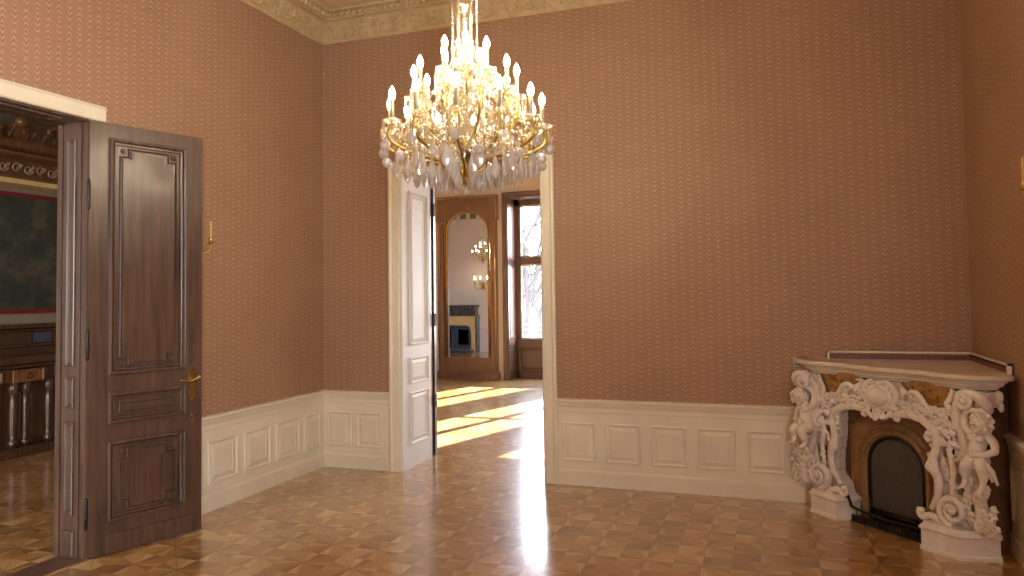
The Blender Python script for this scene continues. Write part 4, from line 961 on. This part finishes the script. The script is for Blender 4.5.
# ------------------------------------------------------------------ room on the left: tapestry, carved overmantel, sideboard
Fs_=frame((SX0,.40,0),(0,1,0),(1,0,0))
tp=MB(); tp.prism(rect(5.05,5.98,1.50,2.76),.02,.03,Fs_); o=tp.build('tapestry',M['tapestry']); tag(o,'dark woven tapestry with a red border hanging on the wall above the sideboard','tapestry')
tb=MB(); 
for r_ in ((5.0,6.02,1.455,1.505),(5.0,6.02,2.755,2.80),(5.0,5.05,1.45,2.80),(5.975,6.02,1.45,2.80)): tb.prism(rect(*r_),.02,.036,Fs_)
tb.build('red_border',M['red'],o)
sb=empty('carved_sideboard',(SX0+.35,5.7,0),'dark carved wooden sideboard with columns and a drawer against the far left wall','sideboard')
sx=SX0+.012
def SB(u,z,d): return Vector((sx+d,u+.45,z))
m=MB(); m.prism(rect(4.2,6.0,0,.10),0,.62,SB); m.prism(rect(4.25,5.97,.10,.92),0,.46,SB); m.build('cabinet',M['walnut_dk'],sb)
m=MB(); m.ring(rect(4.15,6.02,.94,1.03),[(0,0),(0,.60),(.008,.635),(.02,.65),(.03,.65)],SB); m.ring(rect(4.2,6.0,.90,.945),[(0,0),(0,.56),(.01,.60),(.02,.60)],SB); m.build('worktop',M['walnut_dk'],sb)
m=MB(); m.ring(rect(4.3,5.98,1.10,1.30),[(0,0),(0,.34),(.01,.36),(.03,.36),(.04,.34)],SB); m.ring(rect(4.25,6.0,1.30,1.345),[(0,0),(0,.40),(.01,.43),(.02,.43)],SB); m.prism(rect(4.35,5.95,1.03,1.10),0,.30,SB); m.build('upper_shelf',M['walnut_dk'],sb)
m=MB(); m.prism(rect(5.35,5.55,1.15,1.25),.36,.365,SB); m.build('dark_panel',M['blueiron'],sb)
for (a,b) in ((4.4,4.85),(4.95,5.30),(5.52,5.86)):
    m=MB(); m.ring(rect(a,b,.76,.89),[(0,.46),(0,.60),(.008,.605),(.02,.60),(.025,.592)],SB); dr=m.build('drawer',M['walnut'],sb)
    m=MB(); m.tube([SB((a+b)/2+.03*math.cos(t_),.82+.022*math.sin(t_),.615) for t_ in [2*PI*j/12 for j in range(12)]],.006,5,closed=True); m.ball(SB((a+b)/2,.845,.61),.012,8,5); m.build('pull',M['iron'],dr)
m=MB(); m.ring(rect(4.30,4.92,.14,.70),[(0,.46),(.01,.48),(.03,.48),(.04,.465),(.09,.465),(.11,.475)],SB); m.tube([SB(4.61+a,.42+b,.475) for a,b in spiral((0,0),.12,2)],.012,5); m.build('door_panel',M['walnut'],sb)
for u_ in (4.99,5.12,5.38,5.52,5.78,5.92):
    m=MB(); c=SB(u_,0,.55); m.lathe([(.045,.10),(.045,.16),(.028,.18),(.034,.24),(.040,.34),(.040,.48),(.034,.58),(.028,.62),(.044,.66),(.052,.70),(.052,.76)],tuple(c),14)
    for k in range(6): a=k*PI/3; m.ball((c.x+.042*math.cos(a),c.y+.042*math.sin(a),.67),.014,6,4)
    m.build('column',M['walnut_dk'],sb)
# carved pediment over the tapestry
op=empty('carved_pediment',(SX0+.25,6.0,2.86),'carved wooden pediment with broken scrolls above the tapestry','carving')
def OP(u,z,d): return Vector((sx+d,u+.48,z))
m=MB(); m.ring(rect(4.7,6.0,2.90,2.95),[(0,0),(0,.24),(.01,.26),(.02,.26)],OP); m.ring(rect(4.65,6.01,3.13,3.22),[(0,0),(0,.20),(.015,.30),(.03,.34),(.04,.34)],OP); m.prism(rect(4.72,5.98,2.95,3.13),0,.18,OP); m.ring(rect(4.68,6.0,3.22,3.34),[(0,0),(.0,.26),(.03,.28)],OP); m.build('cornice',M['walnut'],op)
m=MB(); m.prism(rect(4.66,6.0,2.855,2.905),0,.30,OP); m.build('gilt_edge',M['yelstone'],op)
rr=random.Random(2)
m=MB()
for k in range(9):
    u_=4.80+k*.14; m.tube([OP(u_+a,3.04+b,.20) for a,b in spiral((0,0),.06,1.3,1 if k%2 else -1)],[.016-.010*i/14 for i in range(15)],5); leaf(m,lambda u,z,v:OP(u,z,v),(u_,3.0),(u_+.07,3.09),.04,.19,.02,0,2)
m.build('carved_frieze',simple('weathered_carving',srgb(170,140,110),.5,noise=.2,scale=20),op)
m=MB()
band_=lambda pts,rad,v: m.tube([OP(p.x,p.y,v) for p in smoothpath([(a,b,0) for a,b in pts],5)],lerpl(rad,(len(pts)-1)*5+1),8)
band_([(5.98,3.36),(5.93,3.50),(5.82,3.64),(5.68,3.73),(5.54,3.75),(5.46,3.70),(5.47,3.63),(5.53,3.62)],[.06,.06,.055,.05,.045,.04,.03,.02],.14)
band_([(5.90,3.36),(5.85,3.47),(5.76,3.55),(5.66,3.56),(5.62,3.50),(5.67,3.46)],[.045,.045,.04,.035,.03,.02],.18)
band_([(4.72,3.36),(4.80,3.50),(4.93,3.60),(5.08,3.66),(5.22,3.68),(5.34,3.62),(5.34,3.52),(5.26,3.50)],[.06,.06,.055,.05,.05,.05,.04,.02],.14)
m.ball(OP(5.28,3.55,.20),(.07,.07,.06),10,8); m.ball(OP(5.52,3.66,.18),(.04,.04,.04),8,6)
m.prism(rect(5.20,5.36,3.34,3.52),0,.20,OP)
for k in range(16): u_=5.45+.034*k; m.ball(OP(u_,3.80-.5*max(0,u_-5.62)**1.6,.16),.022,6,4)
for k in range(8): leaf(m,lambda u,z,v:OP(u,z,v),(4.9+.13*k,3.36),(4.93+.13*k,3.47),.05,.16,.04,0,3)
m.build('scroll_carving',M['walnut'],op)
for u_,lab in ((4.98,'left'),(6.0,'right')):
    q=empty('wall_candle_bracket',SB(u_,1.62,.05),'small gilt candle bracket at the lower %s corner of the tapestry'%lab,'wall sconce')
    m=MB(); m.tube(smoothpath([SB(u_-.0,1.62,.02),SB(u_,1.56,.08),SB(u_,1.57,.14),SB(u_,1.62,.14)],4),.012,6); m.lathe([(.01,0),(.045,.01),(.02,.02),(.018,.05)],tuple(SB(u_-.0,1.62,.14)),10); m.ball(SB(u_,1.66,.02),(.02,.05,.09),8,6); m.build('bracket',M['gilt'],q)
    m=MB(); m.lathe([(.014,0),(.014,.07),(.005,.075)],tuple(SB(u_,1.67,.14)),8); m.build('candle',M['sleeve'],q)
# ------------------------------------------------------------------ world, sun, daylight, camera
w=bpy.data.worlds.new('sky'); S.world=w; w.use_nodes=True; nt=w.node_tree; nt.nodes.clear()
tc=nt.nodes.new('ShaderNodeTexCoord'); sx_=nt.nodes.new('ShaderNodeSeparateXYZ'); nt.links.new(tc.outputs['Generated'],sx_.inputs[0])
rp=nt.nodes.new('ShaderNodeValToRGB'); nt.links.new(sx_.outputs[2],rp.inputs[0]); e=rp.color_ramp.elements
e[0].position=0; e[0].color=(.95,.97,1,1); e[1].position=.6; e[1].color=(.62,.76,1,1)
bg=nt.nodes.new('ShaderNodeBackground'); nt.links.new(rp.outputs[0],bg.inputs[0]); bg.inputs[1].default_value=SKY if 'SKY' in globals() else 80.0
ow=nt.nodes.new('ShaderNodeOutputWorld'); nt.links.new(bg.outputs[0],ow.inputs[0])
def light(name,ty,loc,rot,**k):
    l=bpy.data.lights.new(name,ty)
    for a,b in k.items(): setattr(l,a,b)
    o=bpy.data.objects.new(name,l); COL.objects.link(o); o.location=loc; o.rotation_euler=rot; return o
sd=Vector((-.31,-1,-.50)).normalized()
s_=light('sun','SUN',(5,20,12),(0,0,0),energy=190,angle=.009,color=(1,.97,.95)); s_.rotation_euler=sd.to_track_quat('-Z','Y').to_euler()
# daylight entering by the windows, then two added fill lamps
for i,(a,b) in enumerate(NW):
    light('daylight_far','AREA',((a+b)/2,FY1+.50,2.0),(-PI/2,0,0),energy=120,shape='RECTANGLE',size=b-a-.2,size_y=2.6,color=(.92,.96,1),spread=math.radians(140)) if False else None
for a,b in NW:
    p_=light('window_portal','AREA',((a+b)/2,FY1+.56,2.0),(-PI/2,0,0),shape='RECTANGLE',size=b-a,size_y=2.9); p_.data.cycles.is_portal=True
p_=light('window_portal','AREA',(XR+.31,-1.75,1.95),(PI/2,0,PI/2),shape='RECTANGLE',size=1.3,size_y=2.55); p_.data.cycles.is_portal=True
light('fill_right_window','AREA',(XR+.33,-1.75,1.95),(PI/2,0,.62),energy=620,shape='RECTANGLE',size=1.1,size_y=2.5,color=(.92,.96,1))  # added fill lamp at the unseen window, turned toward back wall and fireplace
light('fill_left_room','AREA',(-6.0,YF+.1,2.0),(PI/2,0,0),energy=620,shape='RECTANGLE',size=1.6,size_y=2.6,color=(.95,.97,1))  # added fill lamp to brighten the left room; the wall behind is solid
cam=bpy.data.cameras.new('camera'); co=bpy.data.objects.new('camera',cam); COL.objects.link(co); S.camera=co
f_,yaw,pitch,roll,cy_=735.0697,.337606,.0400690,-.0134751,264.461
wv_=Vector((-math.sin(yaw)*math.cos(pitch),math.cos(yaw)*math.cos(pitch),math.sin(pitch))); r_=Vector((math.cos(yaw),math.sin(yaw),0)); u_=r_.cross(wv_)
r2=math.cos(roll)*r_+math.sin(roll)*u_; u2=-math.sin(roll)*r_+math.cos(roll)*u_
Mx=Matrix((r2,u2,-wv_)).transposed().to_4x4(); Mx.translation=Vector((0,0,1.6)); co.matrix_world=Mx
cam.sensor_width=36; cam.lens=36*f_/1024; cam.shift_y=-(288-cy_)/1024; cam.clip_start=.05; cam.clip_end=200
S.view_settings.view_transform='Standard'; S.view_settings.look='None'; S.view_settings.gamma=1; S.view_settings.use_curve_mapping=False
S.view_settings.exposure=-0.85
S.cycles.use_denoising=True; S.cycles.denoiser='OPENIMAGEDENOISE'; S.cycles.use_light_tree=True
S.cycles.max_bounces=10; S.cycles.diffuse_bounces=5; S.cycles.glossy_bounces=5; S.cycles.transmission_bounces=8; S.cycles.transparent_max_bounces=8
S.cycles.caustics_reflective=False; S.cycles.caustics_refractive=False; S.cycles.sample_clamp_indirect=4; S.cycles.sample_clamp_direct=0
